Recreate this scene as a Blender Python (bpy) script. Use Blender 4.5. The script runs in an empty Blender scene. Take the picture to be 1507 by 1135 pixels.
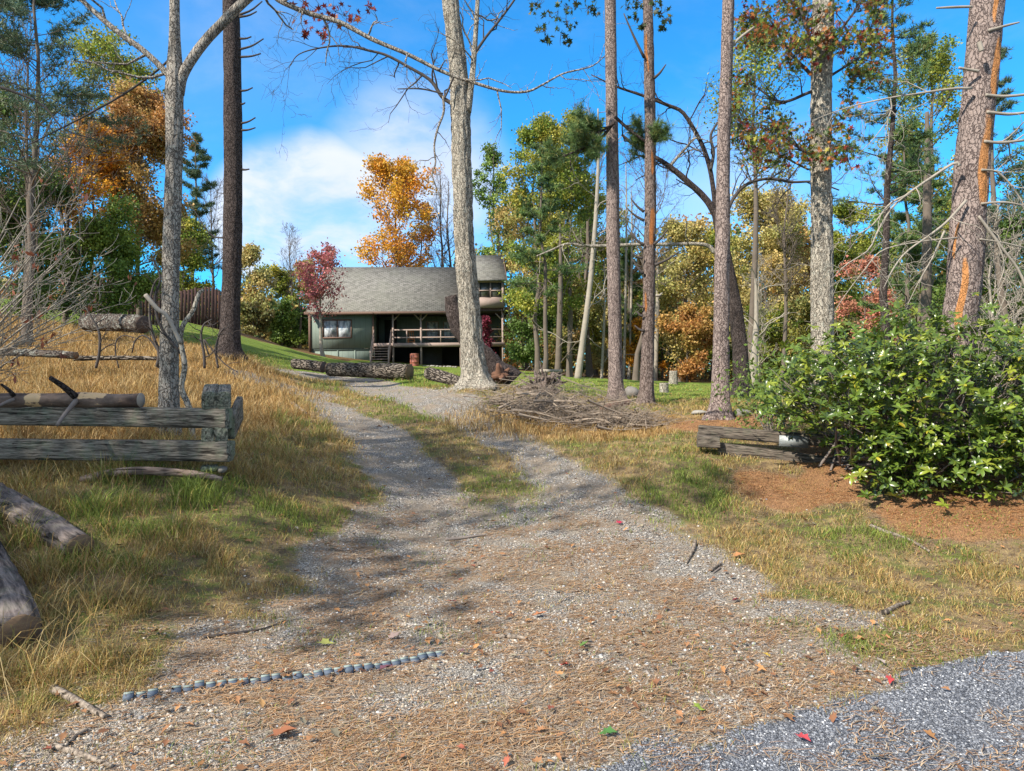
import bpy, math, random
import numpy as np
from mathutils import Vector
D = bpy.data
SC = bpy.context.scene
COL = SC.collection
R = math.radians
rs = np.random.RandomState

# ------------------------------------------------------------------ camera, sky, sun, exposure
EYE = 1.6; FP = 1046.0; CX = 753.5; CY = 567.5
cam = D.objects.new('camera', D.cameras.new('camera')); COL.objects.link(cam)
cam.data.sensor_width = 36; cam.data.lens = 36*FP/1507
cam.data.clip_end = 2000; cam.data.clip_start = 0.05
cam.location = (0, 0, EYE); cam.rotation_euler = (R(90), 0, 0)
SC.camera = cam
SUN_EL = R(40); SUN_DIR = Vector((-0.77, -0.64, 0)).normalized()
sv = Vector((SUN_DIR.x*math.cos(SUN_EL), SUN_DIR.y*math.cos(SUN_EL), math.sin(SUN_EL)))
sl = D.lights.new('sun', 'SUN'); sl.energy = 5.0; sl.angle = R(0.5); sl.color = (1.0, 0.93, 0.82)
so = D.objects.new('sun', sl); COL.objects.link(so)
so.rotation_euler = (-sv).to_track_quat('-Z', 'Y').to_euler(); so.location = (-20, -15, 30)
SC.view_settings.view_transform = 'Standard'; SC.view_settings.look = 'None'
SC.view_settings.exposure = 0.85; SC.view_settings.gamma = 1

def nd(nt, typ, ins=None, **props):
    n = nt.nodes.new(typ)
    for k, v in props.items(): setattr(n, k, v)
    for k, v in (ins or {}).items():
        s = n.inputs[k]
        if isinstance(v, bpy.types.NodeSocket): nt.links.new(v, s)
        elif isinstance(v, bpy.types.Node): nt.links.new(v.outputs[0], s)
        else: s.default_value = v
    return n
def mth(nt, op, a, b=0.0, c=0.0, clamp=False):
    return nd(nt, 'ShaderNodeMath', {0: a, 1: b, 2: c}, operation=op, use_clamp=clamp).outputs[0]
def vmth(nt, op, a, b=(0, 0, 0)):
    n = nd(nt, 'ShaderNodeVectorMath', {0: a, 1: b}, operation=op)
    return n.outputs['Value'] if op in ('LENGTH', 'DISTANCE', 'DOT_PRODUCT') else n.outputs[0]
def ss(nt, x, lo, hi, a=0.0, b=1.0):
    return nd(nt, 'ShaderNodeMapRange', {'Value': x, 'From Min': lo, 'From Max': hi, 'To Min': a, 'To Max': b}, interpolation_type='SMOOTHSTEP').outputs[0]
def mix(nt, f, a, b, bt='MIX'):
    n = nt.nodes.new('ShaderNodeMix'); n.data_type = 'RGBA'; n.blend_type = bt
    for i, v in ((0, f), (6, a), (7, b)):
        if isinstance(v, bpy.types.NodeSocket): nt.links.new(v, n.inputs[i])
        else: n.inputs[i].default_value = (*v, 1) if isinstance(v, tuple) and len(v) == 3 else v
    return n.outputs[2]
def noise(nt, vec, scale, detail=3, rough=0.55, dist=0.0):
    return nd(nt, 'ShaderNodeTexNoise', {'Vector': vec, 'Scale': scale, 'Detail': detail, 'Roughness': rough, 'Distortion': dist}).outputs[0]
def scl(nt, vec, s): return vmth(nt, 'MULTIPLY', vec, s)

W = D.worlds.new('World'); SC.world = W; W.use_nodes = True
wt = W.node_tree; wt.nodes.clear()
sky = nd(wt, 'ShaderNodeTexSky', sky_type='NISHITA', sun_disc=False)
sky.sun_elevation = SUN_EL; sky.sun_rotation = math.atan2(SUN_DIR.x, SUN_DIR.y)
sky.air_density = 1.0; sky.dust_density = 0.3; sky.ozone_density = 2.5
tc = nd(wt, 'ShaderNodeTexCoord').outputs['Generated']
dirn = vmth(wt, 'NORMALIZE', tc)
hs = nd(wt, 'ShaderNodeVectorMath', {0: sky, 1: (0.26, 1.26, 1.85)}, operation='MULTIPLY')
warp = nd(wt, 'ShaderNodeTexNoise', {'Vector': dirn, 'Scale': 3.0, 'Detail': 4.0})
wv = vmth(wt, 'ADD', dirn, scl(wt, vmth(wt, 'SUBTRACT', warp.outputs['Color'], (.5, .5, .5)), (.13, .13, .13)))
def blob(c, r0, r1, sz=1.0):
    v = Vector(((c[0]-CX), FP, CY-c[1])).normalized()
    q = scl(wt, vmth(wt, 'SUBTRACT', wv, tuple(v)), (1, 1, sz))
    return ss(wt, vmth(wt, 'LENGTH', q), r0, r1, 1.0, 0.0)
b1 = blob((470, 320), 0.095, 0.135, 1.1)
b2 = blob((610, 260), 0.05, 0.15, 1.1)
b3 = blob((1100, 300), 0.05, 0.26, 1.6)
b4 = blob((350, 90), 0.02, 0.20, 1.3)
n1 = noise(wt, scl(wt, wv, (1, 1, 2.2)), 4.5, 7, 0.6)
wis = ss(wt, n1, 0.48, 0.72)
m = mth(wt, 'MAXIMUM', mth(wt, 'MULTIPLY', b1, 0.85), mth(wt, 'MULTIPLY', b2, 0.7))
m = mth(wt, 'MAXIMUM', m, mth(wt, 'MULTIPLY', b3, 0.33))
m = mth(wt, 'MAXIMUM', m, mth(wt, 'MULTIPLY', b4, 0.16))
low = ss(wt, nd(wt, 'ShaderNodeSeparateXYZ', {0: dirn}).outputs[2], 0.0, 0.13, 0.3, 0.0)
m = mth(wt, 'MAXIMUM', m, low)
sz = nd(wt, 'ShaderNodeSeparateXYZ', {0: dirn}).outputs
over = mth(wt, 'MAXIMUM', ss(wt, sz[2], 0.52, 0.72, 0.0, 0.8), ss(wt, sz[1], 0.35, -0.1, 0.0, 0.8))  # unseen cloud added overhead and behind the camera to whiten the sky fill
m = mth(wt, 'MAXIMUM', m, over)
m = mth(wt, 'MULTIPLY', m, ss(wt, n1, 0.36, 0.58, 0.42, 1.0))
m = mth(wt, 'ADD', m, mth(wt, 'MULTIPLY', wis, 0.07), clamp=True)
shade = noise(wt, wv, 9.0, 4)
cc = mix(wt, shade, (5.2, 5.5, 6.2), (7.6, 7.5, 7.5))
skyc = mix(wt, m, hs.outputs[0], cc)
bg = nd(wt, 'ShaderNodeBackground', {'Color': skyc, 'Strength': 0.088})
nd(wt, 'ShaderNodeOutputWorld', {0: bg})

# ------------------------------------------------------------------ numeric helpers
def Pd(px, py, Y): return np.array(((px-CX)/FP*Y, Y, EYE-(py-CY)/FP*Y))
def vnoise(P, seed=0):
    P = np.asarray(P, float); I = np.floor(P).astype(np.int64); f = P-I; f = f*f*(3-2*f)
    def h(a, b, c):
        n = (a*374761393+b*668265263+c*1274126177+seed*974634777) & 0xffffffff
        n = ((n ^ (n >> 13))*1274126177) & 0xffffffff
        return ((n ^ (n >> 16)) & 0xffff)/65535.0
    x, y, z = I[..., 0], I[..., 1], I[..., 2]; fx, fy, fz = f[..., 0], f[..., 1], f[..., 2]
    r = 0
    for dx in (0, 1):
        for dy in (0, 1):
            for dz in (0, 1):
                r = r+h(x+dx, y+dy, z+dz)*(fx if dx else 1-fx)*(fy if dy else 1-fy)*(fz if dz else 1-fz)
    return r
def fbm(P, o=3, seed=0):
    P = np.asarray(P, float); s = 0; a = .5; t = 0
    for k in range(o): s = s+a*vnoise(P*2**k, seed+k); t += a; a *= .5
    return s/t
def sst(x, a, b):
    t = np.clip((x-a)/(b-a), 0, 1); return t*t*(3-2*t)

# terrain: thin plate through measured ground points
TP = []
for px, py, Y in [(180,1032,3.6),(660,967,4.19),(400,905,4.95),(90,860,4.9),(330,702,7.0),(20,706,7.0),(500,680,9),(560,800,6.9),(750,800,6.9),(1000,800,6.8),
  (1400,800,6.6),(1400,735,7.6),(1490,750,7.0),(1100,690,9),(750,690,9.4),(640,622,12),(540,588,15),(450,573,17),(700,567,15),(905,598,15),(960,596,15),(1060,616,12),
  (1200,600,13),(1410,640,9.5),(1025,666,9.4),(1185,695,8.8),(850,642,11.2),(1092,585,20),(850,557,32),(985,578,22),(1300,568,32),(1000,563,45),(1480,568,28),
  (430,560,21),(605,561,20.5),(400,527,27),(300,520,22),(455,519,51.5),(500,526,51),(560,536,50),(740,545,50),(340,525,17),(250,646,8.7),(60,565,12),(130,497,20),(180,467,32),
  (300,482,34),(400,503,45),(455,525,46),(520,533,45),(600,540,44),(460,535,36),(550,545,36),(0,530,15),(470,600,12.5),(420,640,10),(640,548,26),(900,568,26),(760,560,26)]:
    p = Pd(px, py, Y); TP.append((p[0], p[1], p[2]))
TP += [(x, 2.0, -0.02) for x in (-6, -3, 0, 3, 6)]+[(x, -8, -0.05) for x in (-15, 0, 15)]+[(-4, 3.3, 0.08), (4.2, 3.6, 0), (3.2, 4.5, 0.0), (5.5, 5.2, .08), (1.5, 3.2, 0), (9, 4, 0.1), (14, 8, .5), (-9, 4, .6),(-14, 8, 1.4)]
TP += [(-60, 60, 9), (60, 60, 2), (0, 90, 3.2), (-60, 0, 3), (60, 0, 0), (-60, 110, 9), (60, 110, 2), (25, 20, 1.4), (-25, 20, 4.4), (-20, 75, 5.0), (-8, 62, 3.8)]
TP = np.array(TP)
def _k(r): return np.where(r > 1e-9, r*r*np.log(np.maximum(r, 1e-9)), 0)
_A = TP[:, :2]; n = len(TP)
_K = _k(np.linalg.norm(_A[:, None]-_A[None], axis=2))+np.eye(n)*0.6
_Pm = np.c_[np.ones(n), _A]
_S = np.block([[_K, _Pm], [_Pm.T, np.zeros((3, 3))]])
_w = np.linalg.solve(_S, np.r_[TP[:, 2], np.zeros(3)])
def smooth_h(x, y):
    x = np.asarray(x, float); y = np.asarray(y, float); sh = x.shape; x = x.ravel(); y = y.ravel()
    xc = np.clip(x, -62, 62); yc = np.clip(y, -9, 110); z = _w[n]+_w[n+1]*xc+_w[n+2]*yc
    for i in range(n): z = z+_w[i]*_k(np.hypot(xc-_A[i, 0], yc-_A[i, 1]))
    return z.reshape(sh)
def H(x, y):
    z = smooth_h(x, y); P = np.stack([np.asarray(x, float), np.asarray(y, float), np.zeros_like(z)], -1)
    return z+(fbm(P*0.9, 3, 5)-.5)*0.10*sst(np.asarray(y), 3, 8)+(vnoise(P*3.1, 9)-.5)*0.02
def G(x, y): return float(H(np.array([x]), np.array([y]))[0])
def Pg(px, py):
    d = np.array([(px-CX)/FP, 1.0, -(py-CY)/FP]); Y = np.concatenate([np.arange(1.5, 15, .05), np.arange(15, 80, .2)])
    z = smooth_h(d[0]*Y, Y); ray = EYE+d[2]*Y; b = np.where(ray < z)[0]
    k = b[0] if len(b) else -1
    return np.array([d[0]*Y[k], Y[k]])

# zones in world space
def plist(L): return np.array([Pg(*q) for q in L])
def dist_poly(x, y, PL):
    P = np.stack([x, y], -1); d = np.full(x.shape, 1e9)
    for a, b in zip(PL[:-1], PL[1:]):
        ab = b-a; t = np.clip(((P-a)@ab)/(ab@ab), 0, 1); d = np.minimum(d, np.linalg.norm(P-a-t[..., None]*ab, axis=-1))
    return d
RUT_L = plist([(380,556),(440,572),(490,590),(545,622),(590,665),(640,730),(700,810)])
RUT_R = plist([(440,551),(520,560),(590,577),(650,607),(715,650),(790,712),(880,780),(980,850)])
RUT_E = plist([(980,850),(1090,890),(1230,912)])
CEN = plist([(520,590),(590,610),(640,635),(690,672),(735,715),(760,750)])
def edge_of_road(x, y):  # signed: >0 on road side
    a = np.array([0.0, 2.86]); b = np.array([3.24, 4.49]); t = (b-a)/np.linalg.norm(b-a)
    return (x-a[0])*t[1]-(y-a[1])*t[0]
def zones(x, y):
    nz = (fbm(np.stack([x*1.3, y*1.3, x*0], -1), 3, 2)-.5)
    n2 = (fbm(np.stack([x*3.5, y*3.5, x*0], -1), 2, 7)-.5)
    wob = nz*1.0+n2*.4
    dl = dist_poly(x, y, RUT_L)+wob*.6; dr = dist_poly(x, y, RUT_R)+wob*.6; de = dist_poly(x, y, RUT_E)+wob*.5
    grav = np.maximum(1-sst(dl, .38, .9), 1-sst(dr, .5, 1.15))
    grav = np.maximum(grav, (1-sst(de, .18, .5))*.9)
    # apron in front of the camera
    lx = np.interp(y, [2, 3.0, 3.8, 5, 6.2, 7.5, 9], [-2.7, -2.5, -2.1, -1.95, -1.85, -1.5, -1.15]); rx = np.interp(y, [2, 3, 4.0, 5, 6.2, 7.5], [3, 3, 2.2, 2.0, 1.75, 1.2])
    ap = sst(x-lx+wob*1.0, -.3, .5)*(1-sst(x-rx+wob*1.0, -.3, .4))*(1-sst(y+wob, 7.6, 9.2))
    grav = np.maximum(grav, ap*.92)
    mid = (1-sst(dist_poly(x, y, CEN)+wob*.5, .25, .75))*(.35+.65*sst(y, 7.6, 9.5))
    grav = grav*(1-mid*.85)
    road = sst(edge_of_road(x, y)+n2*.35+nz*.15, -.06, .10)
    ned = .56*ap*sst(nz+n2*.8, -.2, .2)
    for cx, cy, r in ((5.0, 7.1, 1.7), (3.2, 8.3, 1.0), (6.8, 7.0, 1.8), (3.5, 11.5, 1.4), (7.5, 9.5, 2.5), (5, 9, 2)):
        ned = np.maximum(ned, 1-sst(np.hypot(x-cx, (y-cy)*1.4)+wob*.9, r*.55, r))
    rr = -edge_of_road(x, y)
    ned = np.maximum(ned, (1-sst(np.abs(rr-.18)+wob*.3, .1, .5))*.5)
    lawn = sst(y+nz*3-np.interp(x, [-20, -8, -5, 0, 4, 12], [24, 24, 19.5, 16.5, 16, 15]), 0, 2.0)
    lawn = lawn*(1-sst(y-np.interp(x, [-30, -14, -10, 0, 8, 20], [29, 40, 54, 52, 42, 33])+nz*3, -2, 3))
    straw = 1-sst(x-np.interp(y, [4, 6, 8, 10, 13, 16, 19, 22], [-6, -5.5, -4.3, -3.4, -3.8, -4.6, -6.5, -9])+wob*1.2, -.5, .7)
    straw = straw*(1-lawn)*sst(y+wob, 6.6, 8.2)
    far = sst(y-np.interp(x, [-30, -14, -10, 0, 8, 20], [29, 40, 54, 52, 42, 33])+nz*3, -2, 3)
    br = (1-sst(np.hypot((x-1.3)/2.6, (y-12)/1.5)+wob*.3, .6, 1.2))
    straw = np.maximum(straw, br*.8)
    return dict(grav=grav*(1-road), road=road, ned=ned*(1-road), lawn=lawn, straw=straw, far=far)

# ------------------------------------------------------------------ mesh helpers
def tag(o, label=None, cat=None, group=None, kind=None):
    if label: o['label'] = label
    if cat: o['category'] = cat
    if group: o['group'] = group
    if kind: o['kind'] = kind
    return o
def thing(name, loc, label, cat, group=None, rz=0):
    o = D.objects.new(name, None); COL.objects.link(o); o.location = tuple(loc); o.rotation_euler = (0, 0, rz)
    o.empty_display_size = .2
    return tag(o, label, cat, group)
def mk(name, V, F, mat, parent=None, col=None, smooth=False, loc=None, attrs=None):
    """V (n,3); F list of int arrays (k,3)/(k,4)/(k,m)"""
    V = np.asarray(V, np.float32); me = D.meshes.new(name)
    F = [np.asarray(f) for f in F if len(f)]
    if loc is not None: V = V-np.asarray(loc, np.float32)
    me.vertices.add(len(V)); me.vertices.foreach_set('co', V.ravel())
    nl = sum(f.size for f in F); npoly = sum(len(f) for f in F)
    me.loops.add(nl); me.loops.foreach_set('vertex_index', np.concatenate([f.ravel() for f in F]).astype(np.int32))
    me.polygons.add(npoly)
    tot = np.concatenate([np.full(len(f), f.shape[1]) for f in F]); st = np.r_[0, np.cumsum(tot)[:-1]]
    me.polygons.foreach_set('loop_start', st.astype(np.int32)); me.polygons.foreach_set('loop_total', tot.astype(np.int32))
    if smooth: me.polygons.foreach_set('use_smooth', np.ones(npoly, bool))
    for nm, c in dict(attrs or {}, **({'col': col} if col is not None else {})).items():
        c = np.asarray(c, np.float32)
        if c.shape[1] == 3: c = np.c_[c, np.ones(len(c), np.float32)]
        a = me.color_attributes.new(nm, 'FLOAT_COLOR', 'POINT'); a.data.foreach_set('color', c.astype(np.float32).ravel())
    me.update(calc_edges=True); me.validate()
    me.materials.append(mat)
    o = D.objects.new(name, me); COL.objects.link(o)
    if parent is not None: o.parent = parent
    if loc is not None and parent is None: o.location = tuple(loc)
    return o
class MB:
    def __init__(s): s.V = []; s.F3 = []; s.F4 = []; s.n = 0; s.C = []
    def add(s, V, F3=None, F4=None, C=None):
        V = np.asarray(V, float)
        if F3 is not None and len(F3): s.F3.append(np.asarray(F3)+s.n)
        if F4 is not None and len(F4): s.F4.append(np.asarray(F4)+s.n)
        s.V.append(V); s.n += len(V)
        if C is not None: s.C.append(np.broadcast_to(np.asarray(C, float), (len(V), np.shape(C)[-1])))
        return s
    def box(s, c, d, rz=0, tilt=0):
        c = np.array(c, float); d = np.array(d, float)/2
        v = np.array([(x, y, z) for x in (-1, 1) for y in (-1, 1) for z in (-1, 1)])*d
        if tilt: v = np.c_[v[:, 0]*math.cos(tilt)-v[:, 2]*math.sin(tilt), v[:, 1], v[:, 0]*math.sin(tilt)+v[:, 2]*math.cos(tilt)]
        if rz: v = np.c_[v[:, 0]*math.cos(rz)-v[:, 1]*math.sin(rz), v[:, 0]*math.sin(rz)+v[:, 1]*math.cos(rz), v[:, 2]]
        return s.add(v+c, F4=[(0, 1, 3, 2), (4, 6, 7, 5), (0, 4, 5, 1), (2, 3, 7, 6), (0, 2, 6, 4), (1, 5, 7, 3)])
    def bar(s, a, b, w, h=None):
        a = np.array(a, float); b = np.array(b, float); h = h or w
        t = (b-a)/np.linalg.norm(b-a); up = np.array([0, 0, 1.]) if abs(t[2]) < .9 else np.array([0, 1., 0])
        x = np.cross(t, up); x /= np.linalg.norm(x); y = np.cross(x, t)
        v = [p+x*i*w/2+y*j*h/2 for p in (a, b) for i, j in ((-1, -1), (1, -1), (1, 1), (-1, 1))]
        return s.add(v, F4=[(0, 1, 2, 3), (7, 6, 5, 4), (0, 4, 5, 1), (1, 5, 6, 2), (2, 6, 7, 3), (3, 7, 4, 0)])
    def poly(s, pts):
        k = len(pts); c = np.mean(pts, axis=0)
        return s.add(np.vstack([pts, [c]]), F3=[(i, (i+1) % k, k) for i in range(k)])
    def prism(s, A, B):
        k = len(A); V = np.vstack([A, B, [np.mean(A, axis=0)], [np.mean(B, axis=0)]])
        return s.add(V, F3=[((i+1) % k, i, 2*k) for i in range(k)]+[(k+i, k+(i+1) % k, 2*k+1) for i in range(k)], F4=[(i, (i+1) % k, k+(i+1) % k, k+i) for i in range(k)])
    def build(s, name, mat, parent=None, smooth=False, loc=None, attr='col'):
        F = ([np.vstack(s.F4)] if s.F4 else [])+([np.vstack(s.F3)] if s.F3 else [])
        return mk(name, np.vstack(s.V), F, mat, parent, attrs={attr: np.vstack(s.C)} if s.C else None, smooth=smooth, loc=loc)
def catmull(P, m):
    P = np.asarray(P, float); k = len(P)
    if k == 2: return P[0]+(P[1]-P[0])*np.linspace(0, 1, m)[:, None]
    Q = np.vstack([2*P[0]-P[1], P, 2*P[-1]-P[-2]]); u = np.linspace(0, k-1, m); i = np.minimum(u.astype(int), k-2); f = (u-i)[:, None]
    a, b, c, d = Q[i], Q[i+1], Q[i+2], Q[i+3]
    return .5*((2*b)+(-a+c)*f+(2*a-5*b+4*c-d)*f**2+(-a+3*b-3*c+d)*f**3)
def tube(P, r, sides=10, amp=0.0, fr=1.0, seed=0, cap=True, ridge=0, lobes=None):
    P = np.asarray(P, float); S = len(P); r = np.broadcast_to(np.asarray(r, float), (S,))
    T = np.gradient(P, axis=0); T /= np.linalg.norm(T, axis=1)[:, None]+1e-12
    u = np.cross(T[0], [0, 1, 0] if abs(T[0][1]) < .8 else [1, 0, 0]); u /= np.linalg.norm(u); U = []
    for t in T:
        u = u-t*(u@t); u /= np.linalg.norm(u); U.append(u)
    U = np.array(U); Wv = np.cross(T, U)
    a = np.linspace(0, 2*np.pi, sides, endpoint=False)
    L = np.r_[0, np.cumsum(np.linalg.norm(np.diff(P, axis=0), axis=1))]
    ca, sa = np.cos(a), np.sin(a); rad = r[:, None]*np.ones((S, sides))
    Q = np.stack([ca[None]*np.ones((S, 1)), sa[None]*np.ones((S, 1)), L[:, None]*np.ones((1, sides))], -1)
    if amp:
        rad = rad*(1+amp*2*(fbm(Q*np.array([1.3, 1.3, fr]), 3, seed)-.5))
    if lobes is not None: rad = rad*(1+lobes[:, None]*(np.cos(a*4+seed*1.7)+.6*np.cos(a*3+seed))[None])
    if ridge:
        q = Q*np.array([5.5, 5.5, 3.2])+2.0*fbm(Q*np.array([2, 2, 2.]), 2, seed+3)[..., None]
        rg = np.abs(vnoise(q, seed+9)-.5)*2; rad = rad*(1-ridge*(1-np.clip(rg*2.2, 0, 1)))
    V = P[:, None]+U[:, None]*(rad*ca)[..., None]+Wv[:, None]*(rad*sa)[..., None]
    i = np.arange(S-1)[:, None]*sides; j = np.arange(sides)[None]; jn = (j+1) % sides
    F4 = np.stack([i+j, i+jn, i+sides+jn, i+sides+j], -1).reshape(-1, 4)
    V = V.reshape(-1, 3); F3 = []
    if cap:
        V = np.vstack([V, P[0], P[-1]]); k = S*sides
        F3 = [((q+1) % sides, q, k) for q in range(sides)]+[((S-1)*sides+q, (S-1)*sides+(q+1) % sides, k+1) for q in range(sides)]
    return V, F3, F4
def btubes(P, r, sides=4):
    """batch tubes P (B,S,3) r (B,S)"""
    B, S, _ = P.shape; T = np.gradient(P, axis=1); T /= np.linalg.norm(T, axis=2)[..., None]+1e-9
    ref = np.where(np.abs(T[:, :1, 2:3]) < .8, np.array([0, 0, 1.]), np.array([1., 0, 0]))*np.ones((B, S, 1))
    U = np.cross(T, ref); U /= np.linalg.norm(U, axis=2)[..., None]+1e-9; Wv = np.cross(T, U)
    a = np.linspace(0, 2*np.pi, sides, endpoint=False)
    V = P[:, :, None]+r[:, :, None, None]*(U[:, :, None]*np.cos(a)[:, None]+Wv[:, :, None]*np.sin(a)[:, None])
    b = np.arange(B)[:, None, None]*S*sides; i = np.arange(S-1)[None, :, None]*sides; j = np.arange(sides)[None, None]; jn = (j+1) % sides
    F = np.stack([b+i+j, b+i+jn, b+i+sides+jn, b+i+sides+j], -1).reshape(-1, 4)
    return V.reshape(-1, 3), F
def unit(v): return v/(np.linalg.norm(v, axis=-1, keepdims=True)+1e-9)
def grow(rng, P, r, n, t0, t1, ang, length, wander=.25, up=0.1, S=6, rs_=.5, az=None, tip=.25):
    """children of paths P (B,S0,3): n per parent."""
    B, S0, _ = P.shape; par = np.repeat(np.arange(B), n); m = len(par)
    t = np.clip((np.tile((np.arange(n)+.5)/n, B)+rng.uniform(-.5, .5, m)/n), 0, 1)*(t1-t0)+t0
    u = t*(S0-1); i = np.minimum(u.astype(int), S0-2); f = (u-i)[:, None]
    O = P[par, i]*(1-f)+P[par, i+1]*f; T = unit(P[par, i+1]-P[par, i]); rr = (r[par, i]*(1-f[:, 0])+r[par, i+1]*f[:, 0])
    q = rng.normal(size=(m, 3)); q = unit(q-T*(q*T).sum(1)[:, None])
    if az is not None: q = unit(np.c_[np.cos(az(m)), np.sin(az(m)), np.zeros(m)])if False else q
    an = np.radians(ang+rng.normal(0, 9, m))[:, None]; d = unit(T*np.cos(an)+q*np.sin(an))
    Lp = np.linalg.norm(P[par, -1]-P[par, 0], axis=1)
    L = length(t, Lp, rng, m) if callable(length) else np.full(m, length)*rng.uniform(.7, 1.25, m)
    out = np.zeros((m, S, 3)); out[:, 0] = O; dd = d.copy()
    for k in range(1, S):
        dd = unit(dd+rng.normal(0, wander, (m, 3))+np.array([0, 0, up])); out[:, k] = out[:, k-1]+dd*(L/(S-1))[:, None]
    rad = (rr*rs_)[:, None]*np.linspace(1, tip, S)[None]
    return out, rad, par, t
def palpick(rng, pal, k):
    cs = np.array([p[:3] for p in pal]); w = np.array([p[3] if len(p) > 3 else 1 for p in pal], float)
    return cs[rng.choice(len(pal), k, p=w/w.sum())]
def leafquads(rng, C, size, col, droop=.0, asp=.6):
    """rhombic leaves folded on the midrib"""
    m = len(C); d = unit(rng.normal(size=(m, 3))+np.array([0, 0, -droop])); q = unit(np.cross(d, rng.normal(size=(m, 3)))); nn = np.cross(d, q)
    s = (size*rng.uniform(.6, 1.3, m))[:, None]
    a = C-d*s*.5; b = C+q*s*asp*.5+nn*s*.08; c = C+d*s*.5; e = C-q*s*asp*.5+nn*s*.08
    V = np.stack([a, b, c, e], 1).reshape(-1, 3); F = np.arange(4*m).reshape(-1, 4)
    return V, F, np.repeat(col, 4, 0)

# ------------------------------------------------------------------ materials
def newmat(name):
    m = D.materials.new(name); m.use_nodes = True; nt = m.node_tree; nt.nodes.clear(); return m, nt
def fin(nt, colr, rough=.8, bump=None, bs=.4, bd=.02, spec=.3, trans=0, metal=0.0):
    ins = {'Base Color': colr if not isinstance(colr, tuple) else (*colr, 1), 'Roughness': rough, 'Specular IOR Level': spec, 'Metallic': metal}
    if bump is not None: ins['Normal'] = nd(nt, 'ShaderNodeBump', {'Height': bump, 'Strength': bs, 'Distance': bd}).outputs[0]
    p = nd(nt, 'ShaderNodeBsdfPrincipled', ins); out = p
    if trans:
        tr = nd(nt, 'ShaderNodeBsdfTranslucent', {'Color': ins['Base Color']})
        out = nd(nt, 'ShaderNodeMixShader', {0: trans, 1: p, 2: tr})
    nd(nt, 'ShaderNodeOutputMaterial', {0: out.outputs[0]})
def ocoord(nt): return nd(nt, 'ShaderNodeTexCoord').outputs['Object']
def m_leaf(name, rough=.5, trans=.35, spec=.3):
    m, nt = newmat(name); a = nd(nt, 'ShaderNodeAttribute', attribute_name='col').outputs[0]
    fin(nt, a, rough, spec=spec, trans=trans); return m
def m_bark(name, c1, c2, sc=9.0, zs=.28, bs=1.0, bd=.03, lichen=0.0, bare=None):
    m, nt = newmat(name); o = ocoord(nt); v = scl(nt, o, (1, 1, zs))
    wp = vmth(nt, 'ADD', v, scl(nt, nd(nt, 'ShaderNodeTexNoise', {'Vector': o, 'Scale': 7.0, 'Detail': 4.0}).outputs['Color'], (.17, .17, .17)))
    vo = nd(nt, 'ShaderNodeTexVoronoi', {'Vector': wp, 'Scale': sc*1.4}, feature='DISTANCE_TO_EDGE').outputs[0]
    plates = ss(nt, vo, .0, .13, .25, 1.0); fn = noise(nt, wp, sc*6, 5, .65); f = mth(nt, 'MULTIPLY', plates, fn)
    c = mix(nt, ss(nt, mth(nt, 'ADD', mth(nt, 'MULTIPLY', plates, .42), mth(nt, 'MULTIPLY', fn, .75)), .35, .98), c1, c2)
    c = mix(nt, mth(nt, 'MULTIPLY', ss(nt, noise(nt, o, 2.5, 4), .5, .7), .35), c, tuple(x*.6 for x in c1))
    if lichen: c = mix(nt, mth(nt, 'MULTIPLY', ss(nt, noise(nt, o, 14, 5), .55, .68), lichen), c, (.42, .45, .38))
    if bare:
        a = nd(nt, 'ShaderNodeAttribute', attribute_name='bare').outputs[0]
        bf = ss(nt, mth(nt, 'ADD', a, mth(nt, 'MULTIPLY', mth(nt, 'SUBTRACT', fn, .5), .5)), .35, .6)
        wood = mix(nt, noise(nt, scl(nt, o, (1, 1, .15)), 22, 4), tuple(x*.55 for x in bare), bare)
        c = mix(nt, bf, c, wood)
    fin(nt, c, .92, mth(nt, 'ADD', mth(nt, 'MULTIPLY', plates, .7), mth(nt, 'MULTIPLY', fn, .5)), bs, bd, .15); return m
def m_wood(name, c1, c2, sc=6.0, green=0.0, grain=(1, 14, 14)):
    m, nt = newmat(name); o = ocoord(nt); v = scl(nt, o, grain)
    g = noise(nt, v, sc, 6, .7, .6); g2 = noise(nt, o, 5, 4)
    c = mix(nt, ss(nt, g, .35, .68), c1, c2)
    cr = ss(nt, noise(nt, scl(nt, o, (grain[0]*.7, grain[1]*.8, grain[2]*.8)), sc*.8, 3, .5, 1.0), .60, .66)
    c = mix(nt, mth(nt, 'MULTIPLY', cr, .85), c, (.012, .010, .008))
    if green: c = mix(nt, mth(nt, 'MULTIPLY', ss(nt, noise(nt, o, 9, 5), .48, .66), green), c, (.16, .20, .13))
    fin(nt, c, .9, mth(nt, 'SUBTRACT', g, cr), .9, .012, .15); return m
def m_plain(name, c, rough=.7, var=.25, sc=8, bs=.2, spec=.3, metal=0.0):
    m, nt = newmat(name); o = ocoord(nt); f = noise(nt, o, sc, 5, .6)
    cc_ = mix(nt, f, tuple(x*(1-var) for x in c), tuple(min(1, x*(1+var)) for x in c)); fin(nt, cc_, rough, f, bs, .01, spec, metal=metal); return m
def m_attr(name, rough=.8, spec=.25, bump=0.0):
    m, nt = newmat(name); a = nd(nt, 'ShaderNodeAttribute', attribute_name='col').outputs[0]
    fin(nt, a, rough, noise(nt, ocoord(nt), 60, 3) if bump else None, bump, .004, spec); return m
def m_rings(name, c1=(.30, .19, .10), c2=(.16, .09, .045)):
    m, nt = newmat(name); o = ocoord(nt); f = noise(nt, o, 30, 4); g = noise(nt, o, 5, 3)
    fin(nt, mix(nt, g, mix(nt, f, c1, c2), (.10, .08, .07)), .9, f, .5, .01, .1); return m

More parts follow.
